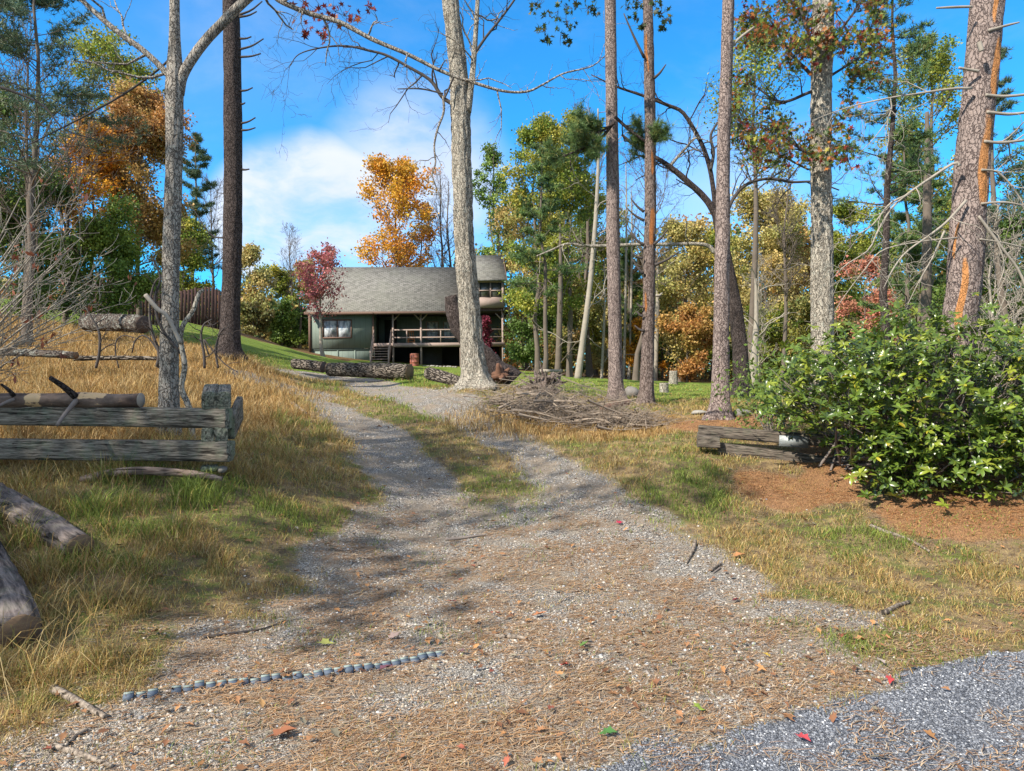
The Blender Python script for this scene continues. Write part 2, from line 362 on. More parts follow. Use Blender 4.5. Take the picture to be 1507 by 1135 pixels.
M = {}
M['leaf'] = m_leaf('foliage'); M['gloss'] = m_leaf('glossy_leaf', .3, .22, .5); M['needle'] = m_leaf('needles', .55, .2)
M['grass'] = m_leaf('grass_blades', .6, .35); M['litter'] = m_attr('litter'); M['stone'] = m_attr('pebbles', .75, .3, .3)
M['bark_grey'] = m_bark('grey_bark', (.085, .072, .06), (.42, .37, .31), 18, .18, lichen=.25)
M['bark_dark'] = m_bark('dark_bark', (.022, .015, .013), (.10, .078, .07), 15, .45, 1.0, .04)
M['bark_oak'] = m_bark('oak_bark', (.10, .085, .068), (.46, .41, .33), 17, .14, lichen=.35)
M['bark_pine'] = m_bark('pine_bark', (.065, .045, .042), (.34, .265, .23), 17, .42, .9, .03, bare=(.60, .27, .10))
M['bark_red'] = m_bark('reddish_bark', (.05, .032, .026), (.24, .185, .16), 16, .4, .9, .03, bare=(.42, .17, .06))
M['bark_bg'] = m_plain('distant_bark', (.12, .095, .075), .95, .45, 3)
M['bark_pale'] = m_plain('pale_dead_wood', (.27, .235, .19), .9, .35, 5, .4)
M['twig'] = m_plain('twig_grey', (.17, .14, .12), .9, .4, 6, .3)
M['twig_dark'] = m_plain('twig_dark', (.06, .05, .045), .9, .4, 6, .3)
M['tie'] = m_wood('weathered_timber', (.045, .038, .03), (.30, .255, .20), 5, .3)
M['tie_dark'] = m_wood('dark_timber', (.03, .024, .02), (.20, .165, .13), 5, .1)
M['tie_end'] = m_wood('lichened_timber', (.05, .05, .04), (.27, .27, .21), 4, .8, (8, 8, 8))
M['cut'] = m_rings('cut_wood'); M['cut_dark'] = m_rings('dark_cut', (.09, .06, .045), (.05, .035, .03))
M['barelog'] = m_wood('peeled_log', (.10, .065, .05), (.33, .25, .20), 4, 0)

def ground_mat():
    m, nt = newmat('ground'); o = nd(nt, 'ShaderNodeTexCoord').outputs['Object']
    za = nd(nt, 'ShaderNodeSeparateColor', {0: nd(nt, 'ShaderNodeAttribute', attribute_name='zone_a').outputs[0]}).outputs
    zb = nd(nt, 'ShaderNodeSeparateColor', {0: nd(nt, 'ShaderNodeAttribute', attribute_name='zone_b').outputs[0]}).outputs
    n_f = noise(nt, o, 55, 5, .7); n_m = noise(nt, o, 9, 5, .6); n_l = noise(nt, o, 1.7, 4); n_l2 = noise(nt, vmth(nt, 'ADD', o, (31, 7, 3)), 2.6, 4)
    st = noise(nt, scl(nt, o, (1, .25, 1)), 60, 4, .7)
    soil = mix(nt, n_f, (.06, .042, .028), (.20, .14, .09))
    dry = mix(nt, st, (.17, .11, .05), (.46, .34, .17)); grn = mix(nt, st, (.06, .08, .02), (.22, .25, .06))
    base = mix(nt, ss(nt, n_l2, .42, .62), dry, grn); base = mix(nt, ss(nt, mth(nt, 'ADD', mth(nt, 'MULTIPLY', n_m, .6), mth(nt, 'MULTIPLY', n_f, .5)), .48, .66), base, soil)
    lawn = mix(nt, n_f, (.075, .12, .018), (.21, .28, .045)); lawn = mix(nt, ss(nt, n_l, .5, .75, 0, .6), lawn, (.30, .27, .09))
    straw = mix(nt, st, (.16, .085, .03), (.50, .32, .13))
    # gravel: cells with own grey
    v1 = nd(nt, 'ShaderNodeTexVoronoi', {'Vector': o, 'Scale': 70.0}); v2 = nd(nt, 'ShaderNodeTexVoronoi', {'Vector': o, 'Scale': 150.0})
    def stones(v, a, b, c):
        s = nd(nt, 'ShaderNodeSeparateColor', {0: v.outputs['Color']}).outputs
        x = mix(nt, s[0], a, b); x = mix(nt, ss(nt, s[1], .86, .92), x, c); return mix(nt, ss(nt, v.outputs['Distance'], .35, .75), x, tuple(q*.35 for q in a))
    gs = mix(nt, ss(nt, n_m, .45, .6), stones(v1, (.22, .20, .18), (.56, .51, .44), (.8, .74, .66)), stones(v2, (.20, .18, .155), (.54, .48, .40), (.78, .72, .62)))
    gs = mix(nt, ss(nt, n_l2, .40, .68, 0, .75), gs, mix(nt, n_f, (.17, .125, .085), (.44, .35, .25)))
    rd = stones(v2, (.12, .127, .145), (.23, .243, .27), (.45, .45, .46)); rd = mix(nt, ss(nt, n_l, .5, .8, 0, .5), rd, (.34, .33, .34))
    s2 = noise(nt, scl(nt, nd(nt, 'ShaderNodeVectorRotate', {0: o, 'Angle': .5}, rotation_type='Z_AXIS').outputs[0], (1, .12, 1)), 90, 4, .75, .8)
    ned = mix(nt, ss(nt, s2, .32, .68), (.12, .075, .045), (.43, .28, .16))
    ned = mix(nt, ss(nt, n_f, .5, .7, 0, .5), ned, (.16, .10, .07)); ned = mix(nt, ss(nt, za[1], .7, .95, 0, .75), ned, mix(nt, ss(nt, s2, .3, .7), (.14, .06, .03), (.50, .24, .10)))
    far = mix(nt, n_f, (.05, .035, .02), (.24, .14, .06))
    def lay(c, mask, new, br=.5):
        f = ss(nt, mth(nt, 'ADD', mask, mth(nt, 'MULTIPLY', mth(nt, 'SUBTRACT', n_f, .5), br)), .35, .65); return mix(nt, f, c, new)
    c = lay(base, zb[0], straw); c = lay(c, za[2], lawn, .3); c = lay(c, zb[2], far); c = lay(c, za[0], gs, .9); n_v = noise(nt, scl(nt, o, (1, .45, 1)), 28, 4, .75); c = mix(nt, ss(nt, mth(nt, 'ADD', za[1], mth(nt, 'MULTIPLY', mth(nt, 'SUBTRACT', n_v, .5), 2.4)), .3, .75, 0, .85), c, ned); c = lay(c, zb[1], rd, .3)
    hgt = mth(nt, 'ADD', mth(nt, 'MULTIPLY', v2.outputs['Distance'], -.6), mth(nt, 'ADD', n_f, mth(nt, 'MULTIPLY', v1.outputs['Distance'], -.4)))
    fin(nt, c, .95, hgt, .9, .02, .12); return m
M['ground'] = ground_mat()

# ------------------------------------------------------------------ ground sheet
def spaced(lo, hi, m, c, k):
    u = np.linspace(-1, 1, m); s = np.sinh(u*k)/np.sinh(k); return np.where(s < 0, c+s*(c-lo), c+s*(hi-c))
gx = spaced(-140, 140, 520, 0, 4.2); gy = spaced(-40, 260, 640, 5, 4.0)
X, Y = np.meshgrid(gx, gy); Z = H(X, Y); zn = zones(X, Y)
Z = Z-.035*zn['grav']*sst(Y, 7, 9)+.0
far_drop = sst(Y, 110, 240); Z = Z+far_drop*0
a = np.arange(len(gy)-1)[:, None]*len(gx)+np.arange(len(gx)-1)[None]
Fg = np.stack([a, a+1, a+len(gx)+1, a+len(gx)], -1).reshape(-1, 4)
zA = np.stack([zn['grav'], zn['ned'], zn['lawn']], -1).reshape(-1, 3); zB = np.stack([zn['straw'], zn['road'], zn['far']], -1).reshape(-1, 3)
g = mk('ground', np.stack([X, Y, Z], -1).reshape(-1, 3), [Fg], M['ground'], smooth=True, attrs={'zone_a': zA, 'zone_b': zB}); tag(g, kind='structure')

# ------------------------------------------------------------------ house
M['shingle'] = None
def shingle_mat():
    m, nt = newmat('roof_shingles'); o = ocoord(nt); s = nd(nt, 'ShaderNodeSeparateXYZ', {0: o}).outputs
    v = nd(nt, 'ShaderNodeCombineXYZ', {0: s[0], 1: mth(nt, 'MULTIPLY', s[2], 1.45), 2: 0.0}).outputs[0]
    b = nd(nt, 'ShaderNodeTexBrick', {'Vector': v, 'Color1': (0, 0, 0, 1), 'Color2': (1, 1, 1, 1), 'Mortar': (.5, .5, .5, 1), 'Scale': 1.0, 'Mortar Size': .02, 'Bias': 0.0, 'Brick Width': .3, 'Row Height': .14})
    r = nd(nt, 'ShaderNodeTexWhiteNoise', {'Vector': nd(nt, 'ShaderNodeVectorMath', {0: scl(nt, v, (1/.34*1.5, 1/.15, 1))}, operation='FLOOR').outputs[0]}, noise_dimensions='3D').outputs[0]
    c = mix(nt, r, (.13, .125, .11), (.225, .215, .19)); c = mix(nt, mth(nt, 'MULTIPLY', b.outputs['Fac'], .6), c, (.05, .045, .04))
    c = mix(nt, mth(nt, 'MULTIPLY', ss(nt, noise(nt, o, .7, 4), .45, .7), .35), c, (.16, .16, .13))
    fin(nt, c, .9, noise(nt, o, 60, 3), .4, .01, .1); return m
def siding_mat(name, c, step=.4):
    m, nt = newmat(name); o = ocoord(nt); s = nd(nt, 'ShaderNodeSeparateXYZ', {0: o}).outputs
    x = mth(nt, 'FRACT', mth(nt, 'DIVIDE', mth(nt, 'ADD', s[0], mth(nt, 'MULTIPLY', s[1], .97)), step)); gr = mth(nt, 'LESS_THAN', x, .05)
    f = noise(nt, scl(nt, o, (5, 5, .6)), 3, 5, .6)
    cc_ = mix(nt, f, tuple(q*.78 for q in c), tuple(q*1.2 for q in c)); cc_ = mix(nt, mth(nt, 'MULTIPLY', gr, .6), cc_, tuple(q*.4 for q in c))
    fin(nt, cc_, .8, mth(nt, 'SUBTRACT', f, gr), .3, .01, .2); return m
M['shingle'] = shingle_mat(); M['green'] = siding_mat('green_siding', (.175, .215, .18)); M['gable'] = siding_mat('gable_siding', (.16, .19, .20), .3)
M['trim'] = m_plain('brown_trim', (.14, .085, .062), .75, .25, 6); M['pink'] = m_plain('faded_deck_paint', (.30, .225, .19), .8, .2, 5)
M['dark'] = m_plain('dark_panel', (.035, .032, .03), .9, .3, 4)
def glass_mat():
    m, nt = newmat('window_glass'); o = ocoord(nt); f = noise(nt, scl(nt, o, (2.2, 2.2, .8)), 2.5, 3)
    c = mix(nt, ss(nt, f, .4, .6), (.22, .26, .30), (.62, .66, .68)); fin(nt, c, .08, None, spec=.8); return m
M['glass'] = glass_mat()
m_, nt_ = newmat('screen_glass'); fin(nt_, (.06, .065, .06), .12, spec=.8); M['screen'] = m_
YH = 52.0
hc = Pd(457, 515, YH); hx, hy, hz = hc
YAW = R(4.0)
FL = 0.98   # floor above local zero
house = thing('house', (hx, hy, hz-.55), 'grey-green country house with a shingled roof and raised porch, standing on the rise', 'house', rz=YAW)
house.rotation_euler[1] = R(-0.7)
Wd = 14.2; Dp = 9.0; EV = 3.28; RG = 7.35; PX0 = 4.55; PD = 3.3; FL = .98
def hb(name, boxes, mat, parent=house, **k):
    mb = MB()
    for b in boxes: mb.box(*b)
    return mb.build(name, mat, parent)
# walls: left room front, return, porch back, sides, rear
hb('wall', [((PX0/2, .06, (EV+.62)/2+.02), (PX0, .12, EV-.62))], M['green'])
hb('wall', [((PX0-.06, PD/2+.12, (EV+.62)/2), (.12, PD, EV-.64))], M['green'])
hb('wall', [((PX0+(Wd-PX0)/2, PD+.18, (EV+FL)/2), (Wd-PX0, .12, EV-FL))], M['green'])
hb('wall', [((.06, Dp/2+.12, EV/2-.2), (.12, Dp-.24, EV+.4)), ((Wd/2, Dp, EV/2-.5), (Wd, .12, EV+1))], M['green'])
sw = hb('wall', [((Wd-.06, PD+(Dp-PD)/2+.25, (EV+FL)/2), (.12, Dp-PD-.25, EV-FL-.02))], M['green'])
hb('foundation', [((PX0/2, .16, -.1), (PX0-.1, .1, 1.4))]+[((x, .1, -.1), (.09, .06, 1.4)) for x in (.7, 1.95, 3.2, 4.45)]+[((PX0/2, .095, .56), (PX0, .07, .1))], M['green'])
hb('porch_floor', [((PX0+(Wd-PX0)/2+.01, PD/2+.1, FL-.09), (Wd-PX0, PD+.2, .08))], M['pink'])
hb('fascia_board', [((PX0+(Wd-PX0)/2, -.05, FL-.14), (Wd-PX0+.05, .06, .3))], M['pink'])
for b_ in [((-.03, .03, EV/2+.1), (.16, .2, EV-.5)), ((PX0+.02, .0, EV/2+.3), (.12, .16, EV-.65)), ((Wd+.01, PD+.2, EV/2+.5), (.12, .2, EV-FL))]: hb('corner_trim', [b_], M['trim'])
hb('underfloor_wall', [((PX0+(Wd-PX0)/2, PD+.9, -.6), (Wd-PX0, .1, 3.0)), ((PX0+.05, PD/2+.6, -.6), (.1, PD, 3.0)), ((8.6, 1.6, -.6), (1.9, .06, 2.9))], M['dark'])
# roof: front slope with a cat-slide over the porch, rear slope
def slab(name, pts, mat, th=.14, parent=house):
    A = np.array(pts, float); B = A-np.array([0, 0, th]); return MB().prism(A, B).build(name, mat, parent)
RY = 4.5; ov = .15
roof = slab('roof', [(-ov, -.6, EV-.02), (Wd-2.75, -.6, EV-.02), (Wd-2.75, RY, RG), (.35, RY, RG)], M['shingle'])
slab('roof', [(Wd+.2, Dp+.5, EV), (-ov, Dp+.5, EV), (.35, RY+.02, RG), (Wd+.2, RY+.02, RG)], M['shingle'])
hb('eave_trim', [(((Wd-2.2)/2-.2, -.63, EV-.12), (Wd-2.0, .05, .2)), ((Wd-.7, -.1, EV+.22), (2.2, .06, .2))], M['trim'])
MB().bar((-ov-.02, -.62, EV-.14), (.33, RY, RG-.14), .05, .2).build('rake_trim', M['trim'], house)
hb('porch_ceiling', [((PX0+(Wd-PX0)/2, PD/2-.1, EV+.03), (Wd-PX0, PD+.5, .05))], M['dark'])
# dormer at the right end
DX0 = Wd-2.8; DZ1 = 5.55
dm = hb('dormer', [((Wd-1.4, -.25, EV+.62), (2.8, .1, .72)), ((Wd-2.74, 1.6, 4.5), (.1, 3.6, 2.2)), ((Wd-1.4, -.25, DZ1-.03), (2.8, .12, .12)), ((Wd-.05, -.25, 4.7), (.12, .12, 1.6)), ((Wd-2.75, -.25, 4.7), (.12, .12, 1.6))], M['pink'])
for k in range(3):
    w = hb('window', [((Wd-.55-.86*k, -.24, z_), (.86, .07, .07)) for z_ in (4.28, 4.82, 5.45)]+[((Wd-.13-.86*k, -.24, 4.85), (.07, .07, 1.15)), ((Wd-.95-.86*k, -.24, 4.85), (.05, .07, 1.15))], M['pink'])
    hb('pane', [((Wd-.55-.86*k, -.2, 4.85), (.8, .02, 1.1))], M['screen'], w)
slab('dormer_roof', [(Wd-3.0, -.6, DZ1+.05), (Wd+.22, -.6, DZ1+.05), (Wd+.22, RY, RG+.95), (Wd-3.0, RY, RG+.95)], M['shingle'])
slab('dormer_roof', [(Wd+.22, RY+1.6, RG-.8), (Wd-3.0, RY+1.6, RG-.8), (Wd-3.0, RY+.02, RG+.95), (Wd+.22, RY+.02, RG+.95)], M['shingle'])
gp = [(Wd, -.28, EV+.02), (Wd, Dp, EV+.02), (Wd, Dp, EV+.1), (Wd, RY, RG+.82), (Wd, -.28, DZ1)]
MB().prism([(Wd+.06, y, z) for _, y, z in gp], [(Wd-.02, y, z) for _, y, z in gp]).build('gable_wall', M['gable'], house)
MB().bar((Wd+.24, -.62, DZ1-.04), (Wd+.24, RY, RG+.86), .05, .18).build('rake_trim', M['trim'], house)
# windows
w = hb('window', [((1.95, -.02, 1.42), (2.1, .09, .09)), ((1.95, -.02, 2.72), (2.1, .09, .09)), ((.92, -.02, 2.07), (.09, .09, 1.3)), ((2.98, -.02, 2.07), (.09, .09, 1.3)), ((1.97, -.02, 2.07), (.06, .08, 1.22))], M['trim'])
hb('pane', [((1.45, 0.0, 2.07), (.95, .03, 1.2)), ((2.47, 0.0, 2.07), (.95, .03, 1.2))], M['glass'], w)
for x in (8.75, 10.1):
    w = hb('window', [((x, PD+.09, z_), (.95, .07, .07)) for z_ in (1.45, 2.1, 2.85)]+[((x-.46, PD+.09, 2.15), (.07, .07, 1.42)), ((x+.46, PD+.09, 2.15), (.07, .07, 1.42))], M['pink'])
    hb('pane', [((x, PD+.11, 2.15), (.86, .02, 1.36))], M['glass'], w)
dr = hb('door', [((5.5, PD+.1, FL+1.02), (.95, .06, 2.04))], M['dark']); hb('handle', [((5.85, PD+.05, FL+1.0), (.06, .06, .12))], M['pink'], dr)
for k in range(4):
    y = PD+.75+k*1.05
    w = hb('window', [((Wd+.03, y, z_), (.08, .85, .08)) for z_ in (1.35, 3.0)]+[((Wd+.03, y-.4, 2.18), (.08, .08, 1.6)), ((Wd+.03, y+.4, 2.18), (.08, .08, 1.6))], M['pink'])
    hb('pane', [((Wd+.02, y, 2.18), (.04, .75, 1.56))], M['glass'], w)
# porch posts and braces
for i, x in enumerate((6.0, 8.05, 10.95, Wd-.1)):
    y = .05
    hb('post', [((x, y, (EV-1.9)/2+.03), (.13, .13, EV+1.86))], M['pink'])
    bs = MB()
    for s in ((1,) if i == 0 else (-1, 1) if i < 3 else (-1,)):
        bs.bar((x+s*.05, y-.02, EV-.62), (x+s*.52, y-.02, EV-.12), .07)
    bs.build('brace', M['pink'], house)
for y in (1.2, 2.4, 4.0, 5.6, 7.2): hb('stilt', [((Wd-.1, y, -.55), (.14, .14, 2.9))], M['trim'])
hb('railing', [((6.0+(Wd-6.1)/2, .04, z_), (Wd-6.1, .06, .09)) for z_ in (FL+.42, FL+.98)]+[((x, .04, FL+.5), (.08, .05, .98)) for x in (7.0, 9.5, 12.2)]+[((Wd-.08, PD/2, z_), (.06, PD, .09)) for z_ in (FL+.42, FL+.98)], M['pink'])
stp = MB()
st0 = house.matrix_basis
NS = 8; rise = .2; run = .27
for k in range(NS): stp.box((5.25, -.16-run*(k+.5), FL-.1-rise*(k+1)+.07), (1.25, .26, .05))
stp.build('step', M['pink'], house)
for x in (4.62, 5.88):
    MB().bar((x, -.05, FL-.22), (x, -.1-run*NS, FL-.22-rise*NS), .05, .24).build('stringer', M['trim'], house)
    rl = MB(); a0 = np.array([x, -.08, FL+.95]); a1 = np.array([x, -.05-run*NS, FL+.98-rise*NS])
    for hgt in (0, -.32, -.62): rl.bar(a0+(0, 0, hgt), a1+(0, 0, hgt), .05, .1)
    rl.box((x, -.1-run*NS, FL-rise*NS+.25), (.09, .09, 1.5)); rl.build('stair_railing', M['pink'], house)
hb('gutter', [((Wd+.3, 1.2+3, EV+.03), (.12, 7, .1))], M['dark'])

def on_house(x, y, z):
    bpy.context.view_layer.update(); return np.array(house.matrix_world @ Vector((x, y, z)))
# rocking chair on the porch, barrel, stones by the posts
M['orange'] = m_plain('orange_wood', (.42, .17, .06), .55, .2, 8)
p = on_house(7.25, 1.0, FL-.05)
ch = thing('chair', p, 'small orange wooden chair on the shaded porch behind the railing', 'chair', rz=.3)
MB().box((0, 0, .42), (.5, .48, .05)).build('seat', M['orange'], ch)
bk = MB(); [bk.bar((x, .24, .42), (x, .34, 1.05), .035) for x in (-.22, -.08, .08, .22)]; bk.bar((-.25, .33, 1.0), (.25, .33, 1.0), .06, .1); bk.build('backrest', M['orange'], ch)
for sx in (-1, 1):
    for sy in (-1, 1): MB().bar((sx*.21, sy*.2, .4), (sx*.23, sy*.22, 0), .045).build('leg', M['orange'], ch)
MB().bar((-.22, -.21, .2), (.22, -.21, .2), .03).build('stretcher', M['orange'], ch)
M['barrel'] = m_plain('rusty_red', (.30, .10, .07), .6, .3, 5)
q = Pd(610, 534, 50.5); gz = G(q[0], q[1])
br = thing('barrel', (q[0], q[1], gz), 'rusty red metal barrel on the grass below the porch', 'barrel')
zz = np.array([0, .02, .05, .28, .3, .32, .58, .6, .62, .84, .87, .88]); rr_ = np.array([.30, .31, .30, .30, .32, .30, .30, .32, .30, .30, .31, .29])
V, F3, F4 = tube(np.c_[zz*0, zz*0, zz], rr_*1.05, 24); MB().add(V, F3, F4).build('drum', M['barrel'], br)
V, F3, F4 = tube([(0, 0, .875), (0, 0, .9)], .27, 20); MB().add(V, F3, F4).build('lid', M['cut_dark'], br)

def rock(rng, r, flat=.6):
    import itertools
    u = rng.normal(size=(1)); n_ = 10
    th = np.linspace(0, np.pi, 7); ph = np.linspace(0, 2*np.pi, n_, endpoint=False)
    P = np.stack([np.sin(th)[:, None]*np.cos(ph), np.sin(th)[:, None]*np.sin(ph), np.cos(th)[:, None]*np.ones(n_)], -1)
    o = rng.uniform(0, 50, 3); P = P*(0.65+.7*fbm(P*1.3+o, 2)[..., None]); P = np.round(P*4.5+rng.uniform(0, 1, 3)*.2)/4.5*.4+P*.6
    V = P.reshape(-1, 3)*np.array([r*rng.uniform(.9, 1.4), r*rng.uniform(.7, 1.1), r*flat]); i = np.arange(6)[:, None]*n_; j = np.arange(n_)[None]
    F = np.stack([i+j, i+n_+j, i+n_+(j+1) % n_, i+(j+1) % n_], -1).reshape(-1, 4); return V, F
M['rock'] = m_plain('field_stone', (.17, .155, .14), .9, .4, 9, .8); M['rock_pale'] = m_plain('pale_stone', (.27, .25, .215), .9, .3, 9, .6)
rg = rs(5)
for k in range(16):
    q = Pg(625+k*3.0+rg.uniform(-2, 2), 534+k*.28+rg.uniform(-1.5, 1.5)); q = q*min(1, 50.8/q[1]); V, F = rock(rg, rg.uniform(.07, .13))
    o = mk('stone', V, [F], M['rock_pale']); o.location = (q[0], q[1], G(*q)+.03)
    tag(o, 'pale field stone in the row along the foot of the porch posts', 'stone', 'pale stones edging the porch')

# ------------------------------------------------------------------ trees in the foreground
def polytrunk(pts, Y, m=60):
    """pts: (px,py,width px[,Y])"""
    P = np.array([Pd(p[0], p[1], p[3] if len(p) > 3 else Y) for p in pts]); w = np.array([p[2]/2/FP*(p[3] if len(p) > 3 else Y) for p in pts])
    Pm = catmull(P, m); wm = np.interp(np.linspace(0, 1, m), np.linspace(0, 1, len(w)), w); return Pm, wm
def fore_tree(name, pts, Y, mat, label, cat='tree', top=None, flare=1.6, sides=40, ridge=.10, amp=.10, bare=None, m=90, seed=1):
    """trunk along pixel outline points from base to top, extended above"""
    P = [Pd(p[0], p[1], p[3] if len(p) > 3 else Y) for p in pts]; w = [p[2]/2/FP*(p[3] if len(p) > 3 else Y) for p in pts]
    b = P[0].copy(); gz = G(b[0], b[1]); P[0] = np.array([b[0], b[1], gz-.12])
    if top:
        d = P[-1]-P[-2]; d = d/np.linalg.norm(d); P.append(P[-1]+d*top*.5); w.append(w[-1]*.8); P.append(P[-1]+d*top*.5); w.append(.03)
    P = np.array(P); L = np.r_[0, np.cumsum(np.linalg.norm(np.diff(P, axis=0), axis=1))]
    u = np.linspace(0, 1, m)**1.25*L[-1]; Pm = np.stack([np.interp(u, L, P[:, i]) for i in range(3)], -1)
    k = 5; Pp = np.vstack([np.repeat(Pm[:1], k, 0), Pm, np.repeat(Pm[-1:], k, 0)]); Ps = np.stack([np.convolve(Pp[:, i], np.ones(2*k+1)/(2*k+1), 'valid') for i in range(3)], -1); Ps[0] = Pm[0]; Ps[-1] = Pm[-1]; Pm = Ps
    wm = np.interp(u, L, w); wm = wm*(1+(flare-1)*np.exp(-u/.35))
    loc = np.array([b[0], b[1], gz]); t = thing(name, loc, label, cat)
    V, F3, F4 = tube(Pm-loc, wm*(1+.25*np.exp(-u/.18)), sides, amp, 1.2, int(abs(b[0]*7))+1, True, ridge, lobes=.16*np.exp(-u/.28))
    mb = MB(); at = None
    if bare is not None:
        at = np.zeros((len(V), 3)); z = V[:, 2]; cen = np.stack([np.interp(z, Pm[:, 2]-loc[2], (Pm-loc)[:, i]) for i in (0, 1)], -1); dx = V[:, :2]-cen
        ang = np.degrees(np.arctan2(dx[:, 0], -dx[:, 1]))-math.degrees(math.atan2(-b[0], b[1]))
        for (z0, z1, a0, wd) in bare:
            za = (z-z0)/(z1-z0); s = np.clip(1-np.abs(za*2-1)**3, 0, 1)*(za > 0)*(za < 1)
            f = s*np.clip(1.6-np.abs(ang-a0-9*np.sin(z*2.2)-8*np.sin(z*6.3+1))/wd, 0, 1); at = np.maximum(at, (f*(.35+1.1*fbm(V*np.array([9, 9, 2.5]), 3, seed+5)))[:, None])
        mb.add(V, F3, F4, at); mb.build('trunk', mat, t, True, attr='bare')
    else: mb.add(V, F3, F4).build('trunk', mat, t, True)
    t['_loc'] = [float(q) for q in loc]; return t
def loc_of(t): return np.array(t.location)
def limb(t, pts, Y, mat, name='branch', twigs=0, seed=0, m=26, tw_len=.8, sides=10, twmat=None, lv=2, amp=.1, ang=50, up=.05):
    loc = loc_of(t); Pm, wm = polytrunk(pts, Y, m); rng = rs(seed)
    Pm = Pm-loc; jit = (fbm(Pm*3+seed, 2, seed)-.5)[:, None]*.0; V, F3, F4 = tube(Pm+jit, wm, sides, amp, 4, seed)
    mb = MB().add(V, F3, F4)
    if twigs:
        Pb = Pm[None]; rb = wm[None]; pr = Pb; rr = rb
        for l in range(lv):
            nn = twigs if l == 0 else 4
            c, r_, _, _ = grow(rng, pr, rr, nn, .15 if l == 0 else .2, 1, ang, tw_len*(.55**l), .28, up, 7, .55, tip=.3)
            r_ = np.clip(r_, .0022, .02); V, F = btubes(c, r_, 4); mb.add(V, F4=F); pr, rr = c, r_
        limb.last = pr+loc
    return mb.build(name, mat, t, False)

# A: forked grey tree at the left
tA = fore_tree('tree', [(249, 655, 32), (248, 560, 27), (251, 430, 24), (254, 300, 24), (257, 200, 24), (258, 128, 27), (256, 60, 16), (257, 0, 14), (258, -80, 12)], 8.7, M['bark_grey'],
    'slim grey forked tree rising behind the left timber rails', top=3.5, flare=1.25, ridge=.10)
limb(tA, [(257, 140, 12), (248, 112, 9), (215, 78, 8.5), (167, 42, 8), (118, -2, 7), (60, -60, 5)], 8.7, M['bark_grey'], 'limb', 6, 3)
limb(tA, [(262, 138, 18), (270, 108, 15), (298, 66, 14), (335, 26, 14), (372, -8, 13), (392, -16, 9), (412, 1, 8), (452, 19, 7), (500, 33, 7), (548, 58, 6.5), (600, 80, 6), (650, 105, 5.5), (695, 121, 5), (740, 134, 4.2), (775, 135, 3.6), (800, 124, 3), (830, 108, 2.5), (870, 98, 2), (893, 80, 1.3)], 8.7, M['bark_grey'], 'limb', 16, 8, m=80, tw_len=.55, up=-.02)
limb(tA, [(150, 208, 1.2), (95, 190, 2), (60, 153, 3), (0, 128, 4.5), (-60, 110, 5)], 8.0, M['twig_dark'], 'branch', 5, 5, tw_len=.5)
limb(tA, [(262, 75, 4), (230, 105, 3), (180, 140, 3), (130, 168, 2.6), (100, 184, 2.2), (40, 214, 1.6)], 8.7, M['twig_dark'], 'branch', 5, 6, tw_len=.35)
# sapling beside it
sp = thing('sapling', (*Pd(268, 640, 8.5)[:2], G(*Pd(268, 640, 8.5)[:2])), 'small crooked grey sapling with a sawn side stub leaning on the forked tree', 'sapling')
limb(sp, [(286, 662, 9), (278, 600, 9), (267, 572, 8), (272, 540, 8), (266, 500, 7), (270, 478, 7), (284, 458, 6.5), (293, 432, 6), (300, 427, 4)], 8.5, M['bark_oak'], 'trunk', 0, 1)
limb(sp, [(266, 505, 6), (246, 466, 6), (232, 455, 6.5), (214, 434, 6.5)], 8.4, M['bark_pale'], 'branch', 0, 2)
limb(sp, [(266, 520, 4), (236, 480, 4), (228, 440, 4), (236, 410, 3), (225, 380, 2.5)], 8.6, M['twig_dark'], 'branch', 3, 9, tw_len=.4)
# B: dark straight pine
tB = fore_tree('pine_tree', [(336, 527, 32), (337, 500, 30), (340, 440, 27), (343, 330, 26.5), (343, 200, 26), (342, 90, 25), (340, 0, 24), (338, -90, 22)], 17, M['bark_dark'],
    'straight dark-barked pine with short dead stubs at the left of the drive', top=6, flare=1.35, ridge=.06)
st = rs(4)
for (y, dx, dy) in [(22, 28, -20), (25, 20, -8), (57, 12, -3), (73, 30, -16), (84, 26, -5), (134, 14, -5), (182, 18, -9), (192, 18, -4), (249, 9, 0), (153, 3, -2)]:
    limb(tB, [(352, y, 4), (356+dx*.5, y+dy*.4+1, 3), (358+dx, y+dy, 2)], 17-.05, M['twig_dark'], 'stub', 0, y, 6, sides=6)
limb(tB, [(338, 350, 3), (310, 345, 2), (280, 300, 1)], 17, M['twig_dark'], 'branch', 3, 77, tw_len=.5)
# C: big centre tree
tC = fore_tree('oak_tree', [(702, 573, 52), (699, 550, 38), (694, 500, 34), (688, 425, 32), (683, 350, 30), (681, 290, 30), (679, 220, 30), (678, 160, 31), (675, 100, 28), (667, 40, 26), (662, 0, 26), (655, -90, 22)], 15, M['bark_oak'],
    'big oak with pale furrowed bark standing between the drive and the house', top=5, flare=1.25, ridge=.16, sides=56, m=140)
limb(tC, [(688, 165, 12), (693, 130, 9), (697, 90, 8), (700, 50, 7), (703, 0, 6.5), (704, -60, 5)], 14.9, M['bark_oak'], 'limb', 6, 12, tw_len=1.0)
limb(tC, [(698, 80, 4.5), (715, 55, 4), (735, 30, 3.5), (757, 0, 3), (775, -30, 2)], 14.9, M['twig_dark'], 'branch', 8, 14, tw_len=.7)
limb(tC, [(684, 165, 8), (664, 152, 6.5), (650, 142, 5.5), (633, 118, 5), (600, 98, 4.5), (570, 82, 4), (545, 75, 3.5), (510, 68, 3), (475, 70, 2.2), (440, 80, 1.6), (425, 100, 1)], 15, M['twig_dark'], 'limb', 14, 17, tw_len=1.1, lv=3, m=50, up=-.02)
